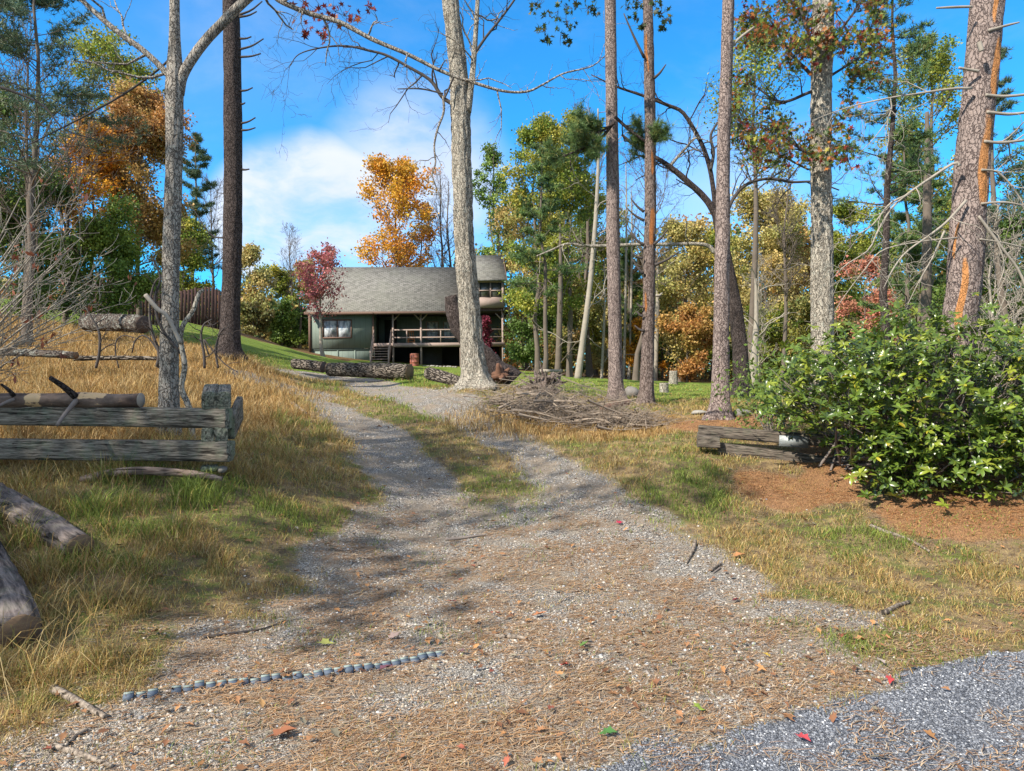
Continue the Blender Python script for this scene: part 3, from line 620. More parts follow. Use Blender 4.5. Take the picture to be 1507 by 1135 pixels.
limb(tC, [(652, 142, 4), (653, 165, 3.6), (644, 190, 3.4), (639, 215, 3), (641, 240, 2.6), (636, 258, 2.2), (646, 285, 1.6), (652, 305, 1)], 14.8, M['bark_grey'], 'branch', 7, 21, tw_len=.45, up=-.05)
limb(tC, [(668, 112, 3), (660, 132, 3), (654, 145, 3)], 14.7, M['twig_dark'], 'branch', 0, 2)
limb(tC, [(652, 138, 2.5), (620, 131, 2.5), (585, 131, 1.5)], 14.9, M['twig_dark'], 'branch', 4, 23, tw_len=.4)
# D, E, F
tD = fore_tree('pine_tree', [(907, 600, 24), (906, 560, 21), (905, 480, 20.5), (903, 400, 20), (902, 300, 19), (901, 200, 18), (899, 100, 17.5), (898, 0, 17), (897, -90, 16)], 15.5, M['bark_pine'],
    'straight brown-barked pine beside the brush pile, with one green needled bough', top=6, flare=1.2, ridge=.05)
tE = fore_tree('dead_pine', [(950, 598, 23), (952, 560, 20), (954, 500, 19), (955, 420, 18), (957, 330, 17), (957, 200, 17), (956, 120, 16), (953, 0, 15), (952, -80, 13)], 15.2, M['bark_red'],
    'broken-barked dead pine with orange bare wood and short snapped stubs', top=2, flare=1.25, ridge=.12,
    bare=[(3.3, 4.3, 12, 22), (4.8, 5.5, 25, 13), (1.9, 2.5, -25, 12), (6.9, 8.0, -18, 12)])
for (x0, y, x1, y1) in [(948, 312, 928, 292), (948, 325, 922, 306), (948, 361, 927, 342), (962, 360, 983, 337), (947, 403, 931, 382), (946, 380, 930, 372), (964, 390, 1000, 370), (965, 435, 975, 431), (946, 452, 937, 446), (946, 465, 937, 458), (948, 487, 934, 479), (948, 85, 918, 20), (963, 115, 980, 95), (962, 195, 970, 172)]:
    limb(tE, [(x0, y, 4.5), ((x0+x1)/2, (y+y1)/2+2, 3.5), (x1, y1, 1.6)], 15.1, M['twig_dark'] if y != 435 else M['bark_pale'], 'stub', 0, y, 7, sides=6)
tF = fore_tree('pine_tree', [(1059, 616, 32), (1060, 590, 26), (1061, 520, 24), (1062, 440, 23), (1064, 330, 21.5), (1064, 220, 19), (1067, 150, 18), (1071, 60, 17.5), (1072, 0, 17), (1074, -90, 15)], 12, M['bark_pine'],
    'pink-brown pine in front of the dark leaning oak on the right lawn', top=5, flare=1.35, ridge=.06)
limb(tF, [(1075, 70, 5), (1090, 55, 4), (1110, 40, 3)], 12, M['bark_pale'], 'stub', 0, 3, 6)
# G leaning oak behind F
tG = fore_tree('oak_tree', [(1094, 588, 30), (1092, 560, 24), (1088, 500, 22), (1080, 440, 20), (1070, 390, 18), (1060, 340, 15), (1052, 310, 12)], 20, M['bark_dark'],
    'dark oak leaning left behind the pink-brown pine, with long bare crooked limbs', flare=1.5, ridge=.08)
limb(tG, [(1054, 318, 11), (1040, 295, 10), (1015, 270, 9), (985, 245, 8), (965, 232, 6), (935, 215, 5), (915, 198, 3.5)], 20, M['bark_dark'], 'limb', 8, 31, tw_len=1.3, lv=3)
limb(tG, [(1054, 315, 9), (1050, 280, 7), (1044, 245, 7), (1034, 215, 6.5), (1018, 185, 6), (1003, 164, 5.5), (985, 156, 5), (960, 146, 4.5), (935, 137, 4), (908, 128, 3), (870, 110, 1.5)], 20.1, M['bark_dark'], 'limb', 10, 33, tw_len=1.3, lv=3)
limb(tG, [(1064, 330, 7), (1078, 295, 5), (1098, 272, 5), (1130, 263, 4.5), (1165, 268, 4), (1200, 268, 3.2), (1235, 280, 2)], 20.2, M['twig_dark'], 'limb', 12, 35, tw_len=1.2, lv=3)
limb(tG, [(1052, 372, 7), (1042, 362, 6), (1020, 359, 5.5), (985, 360, 5.2), (940, 360, 5), (895, 362, 5), (860, 362, 4.3), (835, 359, 3.6), (812, 368, 3), (790, 377, 2)], 20.1, M['bark_oak'], 'limb', 8, 37, tw_len=.9, m=50)
limb(tG, [(1046, 250, 5), (1050, 225, 5), (1046, 200, 4), (1056, 180, 3)], 20, M['twig_dark'], 'branch', 6, 39, tw_len=1)
limb(tG, [(985, 246, 5), (1000, 228, 4), (1012, 215, 3.5), (1022, 204, 3), (1035, 205, 2)], 20, M['bark_oak'], 'branch', 6, 41, tw_len=1)
# H big oak right, behind the rhododendron
tH = fore_tree('oak_tree', [(1212, 600, 40), (1211, 540, 34), (1210, 445, 32), (1209, 290, 30), (1208, 150, 30), (1211, 60, 31), (1212, 0, 31), (1213, -90, 28)], 13, M['bark_oak'],
    'tall pale-barked oak with red and green leaves rising behind the rhododendron', top=5, flare=1.3, ridge=.15, sides=56, m=120)
# I leaning stripped pine far right
tI = fore_tree('pine_tree', [(1399, 640, 52), (1404, 570, 48), (1410, 490, 47), (1418, 440, 46), (1427, 290, 45), (1440, 150, 46), (1453, 0, 44), (1462, -90, 40)], 9.3, M['bark_pine'],
    'stout leaning pine at the right with orange stripped wood and pale dead branches', top=4, flare=1.2, ridge=.07, sides=56, m=130,
    bare=[(2.9, 4.4, 36, 20), (1.2, 2.5, 4, 11), (4.3, 5.3, 62, 14), (.75, 1.15, 15, 10), (.45, .75, 22, 9), (2.3, 2.9, -30, 6), (5.3, 6.2, 40, 8)])
pale = [
 [(1430, 130, 6), (1400, 131, 5), (1350, 138, 4.2), (1310, 144, 3.6), (1260, 155, 2.8), (1225, 166, 2), (1195, 178, 1)],
 [(1310, 144, 3), (1312, 160, 3), (1306, 180, 2.6), (1308, 205, 2.2), (1303, 225, 1.2)],
 [(1306, 178, 2), (1285, 205, 1.8), (1262, 228, 1)],
 [(1412, 245, 7), (1405, 240, 6), (1370, 262, 5), (1330, 290, 4.5), (1310, 310, 4), (1292, 340, 3.6), (1278, 368, 3), (1245, 390, 2.2), (1225, 410, 1.2)],
 [(1340, 285, 4), (1310, 300, 3.6), (1285, 330, 3), (1262, 345, 2.2), (1232, 352, 1)],
 [(1422, 295, 6), (1395, 325, 5), (1370, 345, 4), (1335, 370, 3.4), (1315, 395, 3), (1300, 425, 1.6)],
 [(1390, 340, 4), (1372, 380, 3), (1352, 415, 2), (1335, 450, 1)],
 [(1410, 350, 4), (1360, 355, 3), (1300, 368, 2.6), (1270, 400, 2), (1240, 440, 1.4), (1228, 460, 1)],
 [(1448, 208, 6), (1475, 210, 6), (1510, 206, 6), (1540, 200, 5)], [(1450, 140, 7), (1480, 142, 6), (1520, 138, 6)], [(1452, 165, 6), (1490, 168, 6), (1530, 162, 5)],
 [(1444, 250, 5), (1470, 255, 4), (1500, 290, 3.4), (1515, 330, 3)], [(1444, 300, 5), (1480, 298, 4), (1520, 306, 4)],
 [(1440, 318, 6), (1460, 345, 6), (1480, 372, 5), (1500, 400, 5), (1520, 450, 5)], [(1442, 352, 4), (1480, 358, 3), (1520, 368, 3)],
 [(1465, 350, 3), (1478, 390, 2.6), (1468, 430, 2), (1480, 470, 1.4)],
 [(1430, 10, 6), (1400, 11, 5), (1378, 12, 3.5)], [(1445, 75, 7), (1441, 62, 7)], [(1440, 105, 6), (1428, 103, 6), (1411, 100, 6)], [(1455, 45, 6), (1480, 38, 5), (1500, 33, 3)],
]
for i, p in enumerate(pale):
    p = [(a_, b_, c_*(.72 if len(p) > 2 else 1)) for a_, b_, c_ in p]
    limb(tI, p, 9.1 if i not in (17,) else 8.95, M['bark_pale'], 'dead_branch' if len(p) > 2 else 'stub', 8 if len(p) > 3 else 0, 50+i, tw_len=.55, up=-.03, lv=2, sides=8, m=22, amp=.3)
# leaning dead trunk behind C with root plate
ln = thing('leaning_log', (*Pd(742, 566, 16.2)[:2], G(*Pd(742, 566, 16.2)[:2])), 'thick dark fallen trunk leaning behind the big oak, torn roots at its right', 'log')
limb(ln, [(664, 436, 17), (668, 458, 26), (682, 490, 28), (705, 520, 30), (730, 545, 34), (750, 566, 46)], 16.4, M['bark_dark'], 'trunk', 0, 61, m=40, sides=24, amp=.3)
rp = MB(); rng = rs(8); c0 = Pd(735, 553, 16.0)-loc_of(ln)
for k in range(13):
    d = unit(rng.normal(size=3)*np.array([1, .6, .8])); P_ = catmull([c0, c0+d*.12, c0+d*.24+rng.normal(0, .05, 3)], 6); V, F3, F4 = tube(P_, np.linspace(.11, .03, 6), 7, .4, 5, k); rp.add(V, F3, F4)
M['root'] = m_plain('rust_root', (.13, .065, .04), .95, .5, 14, .9); rp.build('root_plate', M['root'], ln)

# logs
def log(name, a, b, wa, wb, label, mat=None, cat='log', cut='cut', extra=0, both=True, seed=3):
    """a,b = (px,py,Y) of the centre line"""
    A = Pd(*a); B = Pd(*b); ra = wa/2/FP*a[2]; rb = wb/2/FP*b[2]
    loc = (A+B)/2; t = thing(name, loc, label, cat); L = np.linalg.norm(B-A); d = (B-A)/L
    t.rotation_euler = Vector(d).to_track_quat('X', 'Z').to_euler()
    V, F3, F4 = tube([(x, .012*math.sin(x*3), .01*math.sin(x*2+1)) for x in np.linspace(-L/2, L/2, 40)], np.linspace(ra, rb, 40), 32, .10, 1.5, seed, True, .12)
    MB().add(V, F3, F4).build('bark', mat or M['bark_x'], t, True)
    for s, r in ((-1, ra), (1, rb)):
        if s == -1 and not both: continue
        V, F3, F4 = tube([(s*(L/2-.01), 0, 0), (s*(L/2+.008), 0, 0)], r*.93, 28, .06, 1, 4); MB().add(V, F3, F4).build('cut_end', M[cut], t)
    return t
M['worn'] = m_wood('worn_log', (.05, .04, .036), (.21, .17, .15), 3.0, .12, (1.5, 7, 7)); M['stick'] = m_wood('stick_bark', (.09, .07, .055), (.34, .28, .22), 9, 0, (3, 3, 3))
def logg(name, a, b, wa, wb, label, **k):
    E = []
    for (px, py), w in ((a, wa), (b, wb)):
        q = Pg(px, py+w*.42); E.append((px, py, q[1]))
    return log(name, E[0], E[1], wa, wb, label, **k)
def m_barkx(name, c1, c2, sc, xs, lich=0.0):
    m, nt = newmat(name); o = ocoord(nt); v = scl(nt, o, (xs, 1, 1)); wp = vmth(nt, 'ADD', v, scl(nt, nd(nt, 'ShaderNodeTexNoise', {'Vector': o, 'Scale': 3.0}).outputs['Color'], (.12, .12, .12)))
    vo = nd(nt, 'ShaderNodeTexVoronoi', {'Vector': wp, 'Scale': sc}, feature='DISTANCE_TO_EDGE').outputs[0]; pl = ss(nt, vo, 0, .2); fn = noise(nt, wp, sc*5, 5, .65)
    c = mix(nt, ss(nt, mth(nt, 'ADD', mth(nt, 'MULTIPLY', pl, .5), mth(nt, 'MULTIPLY', fn, .6)), .35, .9), c1, c2)
    if lich: c = mix(nt, mth(nt, 'MULTIPLY', ss(nt, noise(nt, o, 8, 5), .5, .62), lich), c, (.45, .46, .40))
    fin(nt, c, .92, mth(nt, 'ADD', pl, mth(nt, 'MULTIPLY', fn, .5)), 1.0, .04, .1); return m
M['bark_x'] = m_barkx('log_bark', (.03, .025, .02), (.25, .21, .17), 24, .22); M['bark_xp'] = m_barkx('mottled_log_bark', (.06, .046, .038), (.19, .155, .13), 34, .25, .55)
log('log', (433, 535, 23), (476, 541, 22.5), 15, 17, 'short shaded log, left one of the row across the lawn edge before the house', cut='cut_dark')
log('log', (484, 543, 22), (603, 548, 21), 20, 26, 'long thick furrowed log lying at the bend of the drive before the house')
log('log', (632, 549, 17), (684, 566, 16), 19, 17, 'short log tilted against the foot of the big oak')
log('hollow_log', (128, 474, 19.5), (212, 477, 18), 26, 27, 'big mottled hollow log lying on the left bank below the board fence', M['bark_xp'], cut='cut_dark')
log('long_log', (-60, 516, 13.5), (112, 523, 13), 12, 11, 'long grey fallen trunk half hidden in the tall dry grass on the left', M['bark_xp'])
log('long_log', (110, 527, 13.4), (232, 528, 13.2), 8, 6, 'thin dark fallen trunk in the dry grass just left of the forked tree', M['bark_x'], seed=9)
logg('log', (-70, 700), (118, 806), 50, 42, 'upper of two weathered logs lying in the grass at the lower left corner', mat=M['worn'], seed=5)
logg('log', (-60, 760), (30, 930), 66, 56, 'lower, steeper one of two weathered logs at the lower left corner', mat=M['worn'], seed=6)
# stumps
def stump(px, py, Y, w, h, label, mat='bark_x'):
    q = Pd(px, py, Y); gz = G(q[0], q[1]); t = thing('stump', (q[0], q[1], gz), label, 'stump'); r = w/2/FP*Y; hh = h/FP*Y
    V, F3, F4 = tube([(0, 0, z) for z in np.linspace(-.1, hh, 14)], r*(1+.35*np.exp(-np.linspace(0, 4, 14))), 28, .15, 1, int(px), True, .1); MB().add(V, F3, F4).build('trunk', M['bark_oak'], t, True)
    V, F3, F4 = tube([(0, 0, hh-.005), (0, 0, hh+.01)], r*.9, 24, .08, 1, 2); MB().add(V, F3, F4).build('cut_top', M['cut_dark'], t)
stump(977, 583, 22, 13, 15, 'short dark tree stump on the right lawn between the dead pine and the pink-brown pine')
stump(991, 570, 30, 12, 20, 'pale taller stump at the edge of the woods behind the lawn')
q = Pd(930, 585, 17); V, F = rock(rs(3), .2, .7); o = mk('rock', V, [F], M['rock']); o.location = (q[0], q[1], G(q[0], q[1])+.12); tag(o, 'rounded grey boulder on the grass between the two brown pines', 'rock')
q = Pd(1030, 611, 12.6); V, F = rock(rs(13), .12, .35); o = mk('rock', V, [F], M['rock_pale']); o.location = (q[0], q[1], G(q[0], q[1])+.03); tag(o, 'flat white stone left of the pink-brown pine', 'rock')
q = Pd(1092, 617, 12); V, F = rock(rs(14), .13, .6); o = mk('rock', V, [F], M['rock']); o.location = (q[0], q[1], G(q[0], q[1])+.04); tag(o, 'small brown stone right of the pink-brown pine', 'rock')
# plank bench / sign board far
q = Pd(811, 546, 24); t = thing('plank_bench', (q[0], q[1], G(q[0], q[1])), 'low plank bench on the lawn behind the brush pile', 'bench')
hh = q[2]-t.location.z; MB().box((0, 0, hh), (.75, .3, .1)).build('seat', M['bark_pale'], t)
for s in (-1, 1): MB().box((s*.28, 0, hh/2-.05), (.08, .25, hh)).build('leg', M['tie_dark'], t)

# ------------------------------------------------------------------ timbers
def timber(name, a, b, h, dpt, label, mat='tie', group=None, seed=1, cat='timber', ends='tie_end'):
    """squared beam between world points"""
    A = np.array(a, float); B = np.array(b, float); L = np.linalg.norm(B-A); t = thing(name, (A+B)/2, label, cat, group)
    t.rotation_euler = Vector((B-A)/L).to_track_quat('X', 'Z').to_euler()
    nx = max(8, int(L/.05)); xs = np.linspace(-L/2, L/2, nx); m = 6; pr = []
    for i in range(4):
        c = [(-1, -1), (1, -1), (1, 1), (-1, 1)]; p, q = c[i], c[(i+1) % 4]
        for k in range(m): f = k/m; pr.append((p[0]+(q[0]-p[0])*f, p[1]+(q[1]-p[1])*f))
    pr = np.array(pr); cr = np.abs(pr).min(1)**6; pr = pr*(1-.07*cr[:, None]); K = len(pr)
    V = np.zeros((nx, K, 3)); V[:, :, 0] = xs[:, None]; V[:, :, 1] = pr[None, :, 0]*dpt/2; V[:, :, 2] = pr[None, :, 1]*h/2
    nn = fbm(np.stack([V[..., 0]*1.2+seed*7, V[..., 1]*14, V[..., 2]*14], -1), 3, seed)-.5; V[:, :, 1:] *= (1+nn*.16)[..., None]
    V[0, :, 0] += (nn[0])*.06; V[-1, :, 0] += nn[-1]*.06
    i = np.arange(nx-1)[:, None]*K; j = np.arange(K)[None]; jn = (j+1) % K
    F4 = np.stack([i+j, i+jn, i+K+jn, i+K+j], -1).reshape(-1, 4)
    MB().add(V.reshape(-1, 3), None, F4).build('beam', M[mat], t, False)
    for s, row in ((-1, 0), (1, -1)):
        e = V[row].copy(); c = e.mean(0); mb = MB(); Pn = np.vstack([e, (e+c)/2+np.array([s*.006, 0, 0]), [c+np.array([s*.004, 0, 0])]])
        F4_ = [(k, (k+1) % K, K+(k+1) % K, K+k) for k in range(K)]; F3_ = [(K+k, K+(k+1) % K, 2*K) for k in range(K)]
        mb.add(Pn, F3_, F4_); mb.build('end_grain', M[ends], t)
    return t
YL = 7.0
def W_(px, py, Y=YL): return Pd(px, py, Y)
timber('landscape_timber', W_(-260, 607, 7.15), W_(337, 616, 6.95), .195, .17, 'upper long weathered timber rail carrying the peeled log at the left')
timber('landscape_timber', W_(-260, 658, 7.15), W_(340, 664, 6.93), .20, .17, 'lower long weathered timber rail just above the grass at the left', seed=4)
e = W_(316, 640, 6.9)
timber('timber_block', (e[0]-.055, e[1]-.03, e[2]-.005), (e[0]-.30, e[1]+.6, e[2]+.07), .14, .115, 'left of the paired cross timbers with lichened ends between the two rails', 'tie_end', 'paired lichened cross timbers', 5)
timber('timber_block', (e[0]+.075, e[1]-.03, e[2]-.005), (e[0]-.17, e[1]+.6, e[2]+.07), .145, .12, 'right of the paired cross timbers with lichened ends between the two rails', 'tie_end', 'paired lichened cross timbers', 6)
e = W_(317, 589.5, 6.88)
tb = timber('timber_block', (e[0]-.055, e[1]-.0, e[2]), (e[0]-.30, e[1]+.62, e[2]+.08), .165, .15, 'split topmost timber block at the rail end, left half with a rotten hole', 'tie', None, 7)
tb = timber('timber_block', (e[0]+.085, e[1]-.0, e[2]), (e[0]-.16, e[1]+.62, e[2]+.08), .165, .125, 'topmost timber block at the rail end, right half lit by the sun', 'tie', None, 8)
e = W_(343, 625, 7.1)
timber('timber_block', (e[0]-.01, e[1]-.02, e[2]-.02), (e[0]-.22, e[1]+.75, e[2]+.14), .26, .07, 'dark board set on edge behind the right end of the rails', 'tie', None, 9)
# bowed log below, foundation stones
t = thing('bowed_timber', (*W_(230, 700, 6.75)[:2], W_(230, 700, 6.75)[2]), 'bowed pale split timber lying in the grass beneath the lower rail', 'timber')
limb(t, [(120, 706, 10), (160, 697, 12), (205, 693, 12), (250, 695, 12), (290, 699, 11), (327, 705, 7)], 6.75, M['barelog'], 'beam', 0, 3, 40, sides=20, amp=.15)
for (px, py, r, lb) in [(303, 690, .05, 'left greenish stone under the lower rail end'), (314, 689, .045, 'middle greenish stone under the lower rail end'), (327, 691, .04, 'right brown stone under the lower rail end')]:
    V, F = rock(rs(int(px)), r, .9); o = mk('stone', V, [F], M['tie_end'] if px < 320 else M['rock']); o.location = W_(px, py, 6.95); tag(o, lb, 'stone')
# peeled log on the rail
A = W_(-120, 590, 7.05); B = W_(207, 589, 6.95); L = np.linalg.norm(B-A)
pl = thing('peeled_log', (A+B)/2, 'peeling dark red-brown pine log with branch stubs resting on the upper rail', 'log'); pl.rotation_euler = Vector((B-A)/L).to_track_quat('X', 'Z').to_euler()
V, F3, F4 = tube([(x, 0, .004*math.sin(x*5)) for x in np.linspace(-L/2, L/2, 60)], .074+.008*np.sin(np.linspace(0, 19, 60))*np.linspace(.3, 1, 60), 30, .10, 2, 5, True, .05)
at = np.zeros((len(V), 3)); at[(V[:, 0] > L/2-.58) & (V[:, 0] < L/2-.34) & (V[:, 2] > .02)] = 1; at[np.abs(V[:, 0]-(L/2-1.05)) < .09] = .8
M['peel'] = m_barkx('peeled_bark', (.06, .035, .028), (.21, .14, .11), 9, .35)
m_, nt_ = newmat('peeled_bark_wood'); o_ = ocoord(nt_); a_ = nd(nt_, 'ShaderNodeAttribute', attribute_name='bare').outputs[0]; f_ = noise(nt_, scl(nt_, o_, (.5, 1, 1)), 18, 5, .7); g_ = noise(nt_, scl(nt_, o_, (.25, 1, 1)), 7, 4)
c_ = mix(nt_, ss(nt_, g_, .35, .65), (.05, .03, .024), (.30, .21, .16)); c_ = mix(nt_, f_, tuple((.03, .02, .016)), c_); c_ = mix(nt_, ss(nt_, mth(nt_, 'ADD', a_, mth(nt_, 'MULTIPLY', mth(nt_, 'SUBTRACT', f_, .5), 3.0)), .4, .7), c_, (.58, .38, .20))
fin(nt_, c_, .85, f_, .7, .01, .2); M['peel'] = m_
MB().add(V, F3, F4, at).build('bark', M['peel'], pl, True, attr='bare')
V, F3, F4 = tube([(L/2-.01, 0, 0), (L/2+.006, 0, 0)], .07, 24, .04); MB().add(V, F3, F4).build('cut_end', M['bark_pale'], pl)
def stub_on(par, a, b, ra, rb, mat):
    Mi = par.rotation_euler.to_matrix().inverted(); l = Vector(par.location); P_ = [Mi @ (Vector(p)-l) for p in (a, (a+b)/2+np.array([0, 0, .01]), b)]
    V, F3, F4 = tube(catmull([tuple(p) for p in P_], 8), np.linspace(ra, rb, 8), 12, .2, 6, 3); MB().add(V, F3, F4).build('stub', mat, par, True)
stub_on(pl, W_(112, 585, 6.93), W_(74, 556, 6.7), .034, .022, M['bark_dark']); stub_on(pl, W_(112, 590, 6.9), W_(84, 626, 6.55), .024, .016, M['twig']); stub_on(pl, W_(20, 582, 6.95), W_(2, 566, 6.8), .022, .012, M['bark_dark']); stub_on(pl, W_(20, 588, 6.9), W_(-14, 605, 6.7), .018, .01, M['twig'])
# right timbers
timber('landscape_timber', Pd(1028, 634, 9.75), Pd(1300, 655, 9.1), .15, .17, 'upper dark timber rail running into the rhododendron on the right', 'tie_dark', seed=11)
timber('landscape_timber', Pd(1058, 661, 9.5), Pd(1300, 692, 8.9), .17, .17, 'lower dark timber rail on the needles beside the rhododendron', 'tie_dark', seed=12)
timber('timber_block', Pd(1026, 649, 9.45), Pd(1058, 651, 9.40), .155, .2, 'short dark timber block under the left end of the right-hand rails', 'tie_dark', seed=13, ends='tie_dark')
m_, nt_ = newmat('tarnished_plate'); o_ = ocoord(nt_); f_ = noise(nt_, o_, 30, 5, .7); fin(nt_, mix(nt_, f_, (.14, .155, .155), (.36, .38, .37)), .5, f_, .5, .01, .4, metal=.3); M['plate'] = m_
e = Pd(1168, 650, 9.28); o = MB().box((0, 0, 0), (.36, .02, .14), tilt=-.06).build('metal_plate', M['plate']); o.location = e; o.rotation_euler = (0, 0, -.2)
tag(o, 'pale tarnished metal plate nailed on the upper right-hand rail', 'plate')

# board fence on the left hill, low fence beyond
def stockade(x0, x1, yt, yb, Y0, Y1, label, step=.13):
    A = Pd(x0, yb, Y0); B = Pd(x1, yb, Y1); t = thing('board_fence', (*A[:2], G(A[0], A[1])), label, 'fence'); L = np.linalg.norm((B-A)[:2]); n_ = int(L/step); mb = MB(); rng = rs(2); rz = math.atan2(B[1]-A[1], B[0]-A[0])
    C = []
    for k in range(n_):
        f = k/n_; p = A+(B-A)*f; gz = G(p[0], p[1]); top = (CY-yt)/FP*(Y0+(Y1-Y0)*f)+EYE+rng.uniform(-.06, .06)+.25*math.sin(f*3.1); hh = top-gz+.2
        mb.box((p[0]-A[0], p[1]-A[1]+rng.uniform(-.01, .01), gz-t.location.z-.2+hh/2), (step*.86, .04, hh), rz)
    mb.build('picket_panel', M['fence'], t)
    r2 = MB()
    for zf in (.5, 1.5): r2.bar((0, .06, zf), (B[0]-A[0], B[1]-A[1]+.06, G(B[0], B[1])-t.location.z+zf), .09)
    r2.build('rail', M['trim'], t)
m_, nt_ = newmat('fence_boards'); o_ = ocoord(nt_); f_ = noise(nt_, scl(nt_, o_, (6, 6, .5)), 3, 4, .7); fin(nt_, mix(nt_, f_, (.022, .014, .014), (.125, .075, .066)), .9, f_, .4, .01, .1); M['fence'] = m_
stockade(126, 250, 415, 462, 29, 31, 'tall dark brown board fence on the left hill behind the hollow log')
stockade(262, 332, 430, 474, 38, 40, 'low reddish brown board fence seen between the two left trunks', .18)
#VEG
# ------------------------------------------------------------------ background trees
def shift(P, c): return P+np.asarray(c)
def build_tree(name, px, Y, top, hw, kind, pal, label, seed, base=.25, cat='tree', group=None, nleaf=None, ls=None, x=None, H_=None, lean=0.0, bark='bark_bg', dens=1.0, r0=None):
    rng = rs(seed); xx = (px-CX)/FP*Y if x is None else x; gz = G(xx, Y); Ht = (EYE-(top-CY)/FP*Y-gz) if H_ is None else H_; Rw = hw/FP*Y
    t = thing(name, (xx, Y, gz), label, cat, group); r0 = r0 or max(.05, Ht*.011)
    S = 9; z = np.linspace(-.2, Ht*.97, S); tr = np.zeros((1, S, 3)); tr[0, :, 2] = z
    tr[0, :, 0] = np.cumsum(rng.normal(0, Ht*.008, S))+lean*z; tr[0, :, 1] = np.cumsum(rng.normal(0, Ht*.008, S)); tr[0, :, :2] -= tr[0, 0, :2]
    rt = (r0*np.linspace(1, .12, S)**.9)[None]; rt[0, 0] *= 1.4
    mb = MB(); V, F = btubes(tr, rt, 10); mb.add(V, F4=F)
    if kind in ('leaf', 'bare', 'bush'):
        prof = lambda tt, Lp, r_, m: 1.35*Rw*np.clip(np.sin(np.pi*np.clip((tt*.97-base)/(1-base)*.80+.2, 0, 1))**.6, .22, 1)*r_.uniform(.75, 1.15, m)
        n1 = int((34 if kind != 'bush' else 16)*(1 if kind != 'bare' else .8)); a1 = 58 if kind != 'bare' else 42
        c1, r1, _, tt1 = grow(rng, tr, rt, n1, base, 1.0, a1, prof, .16, .10 if kind != 'bare' else .2, 7, .45)
        c2, r2, p2, _ = grow(rng, c1, r1, 7, .2, 1, 45, lambda tt, Lp, r_, m: Lp*.45*(1.2-tt*.6)*r_.uniform(.6, 1.2, m), .22, .06, 6, .5)
        mx = .012*Y/20
        for c, r_, sd in ((c1, r1, 6), (c2, r2, 4)):
            V, F = btubes(c, np.maximum(r_, .007), sd); mb.add(V, F4=F)
        if kind == 'bare':
            c3, r3, _, _ = grow(rng, c2, r2, 6, .2, 1, 38, lambda tt, Lp, r_, m: Lp*.5*r_.uniform(.6, 1.3, m), .25, .12, 5, .6)
            V, F = btubes(c3, np.clip(r3, .006, .03), 3); mb.add(V, F4=F)
    if kind == 'pine':
        n1 = int(14+Ht*2.4); 
        prof = lambda tt, Lp, r_, m: Rw*np.clip(1.15-(tt-base)/(1-base)*.95, .15, 1)*r_.uniform(.55, 1.1, m)
        c1, r1, _, _ = grow(rng, tr, rt, n1, base, .99, 82, prof, .10, .05, 8, .32)
        c1 = c1*np.array([1, 1, 1.0]); 
        c2, r2, _, _ = grow(rng, c1, r1, 11, .25, 1, 48, lambda tt, Lp, r_, m: Lp*.28*(1.25-tt*.6)*r_.uniform(.6, 1.2, m), .12, .05, 5, .5)
        c2[..., 2] = c2[:, :1, 2]+(c2[..., 2]-c2[:, :1, 2])*.35+np.linspace(0, .05, 5)*Rw*.3
        for c, r_, sd in ((c1, r1, 5), (c2, r2, 3)):
            V, F = btubes(c, np.maximum(r_, .006), sd); mb.add(V, F4=F)
    mb.build('trunk', M[bark], t, True)
    if kind in ('leaf', 'bush'):
        n_ = int((nleaf or 9000)*dens*2.7); ls = ls or .0029*Y+.025
        k = rng.randint(0, len(c2), n_); u = rng.uniform(.15, 1, n_)*(5); i = np.minimum(u.astype(int), 4); f = (u-i)[:, None]
        C = c2[k, i]*(1-f)+c2[k, i+1]*f+rng.normal(0, .075*Rw+.08, (n_, 3))*np.array([1, 1, .75])
        # drop whole twigs for gaps
        keep = (vnoise(c2[:, 0]*1.1/max(1., Rw*.3)+seed, seed)[k] > .39) & (C[:, 2] > .15*base*Ht)
        C = C[keep]; k = k[keep]; cl = palpick(rng, pal, len(c1))[p2[k]]; cl2 = palpick(rng, pal, len(c2))[k]; cl3 = palpick(rng, pal, len(C))
        col = (cl*.36+cl2*.34+cl3*.30)*rng.uniform(.75, 1.75, (len(C), 1))
        V, F, cc_ = leafquads(rng, C, ls, col, .2, .75); mk('crown', V, [F], M['leaf'], t, col=cc_)
    if kind == 'pine':
        tuft = c2[:, 1:].reshape(-1, 3); reps = max(1, int((nleaf or 9000)*dens/len(tuft)/8)); T0 = np.repeat(tuft, reps, 0)+rng.normal(0, .04*Rw, (len(tuft)*reps, 3))*np.array([1, 1, .3])
        K = 9; m_n = len(T0); tcol = palpick(rng, pal, m_n)*rng.uniform(.6, 1.3, (m_n, 1)); dirs = unit(rng.normal(size=(m_n*K, 3))+np.array([0, 0, .7])); O = np.repeat(T0, K, 0)
        Ln = (ls or (.0045*Y+.07))*rng.uniform(.7, 1.2, (m_n*K, 1)); wv_ = unit(np.cross(dirs, rng.normal(size=dirs.shape)))*(.00042*Y+.0015)
        V = np.stack([O-wv_, O+wv_, O+dirs*Ln], 1).reshape(-1, 3); F = np.arange(len(V)).reshape(-1, 3)
        mk('crown', V, [F], M['needle'], t, col=np.repeat(np.repeat(tcol, K, 0), 3, 0))
    return t
OR = [(.42, .17, .025, 3), (.50, .25, .03, 2), (.30, .11, .02, 2), (.48, .32, .05, 1)]
OG = [(.50, .23, .02, 3), (.58, .34, .03, 2), (.45, .15, .02, 2), (.30, .25, .04, .6)]
RU = [(.34, .16, .05, 2), (.40, .20, .06, 2), (.25, .12, .045, 1), (.34, .27, .08, 2)]
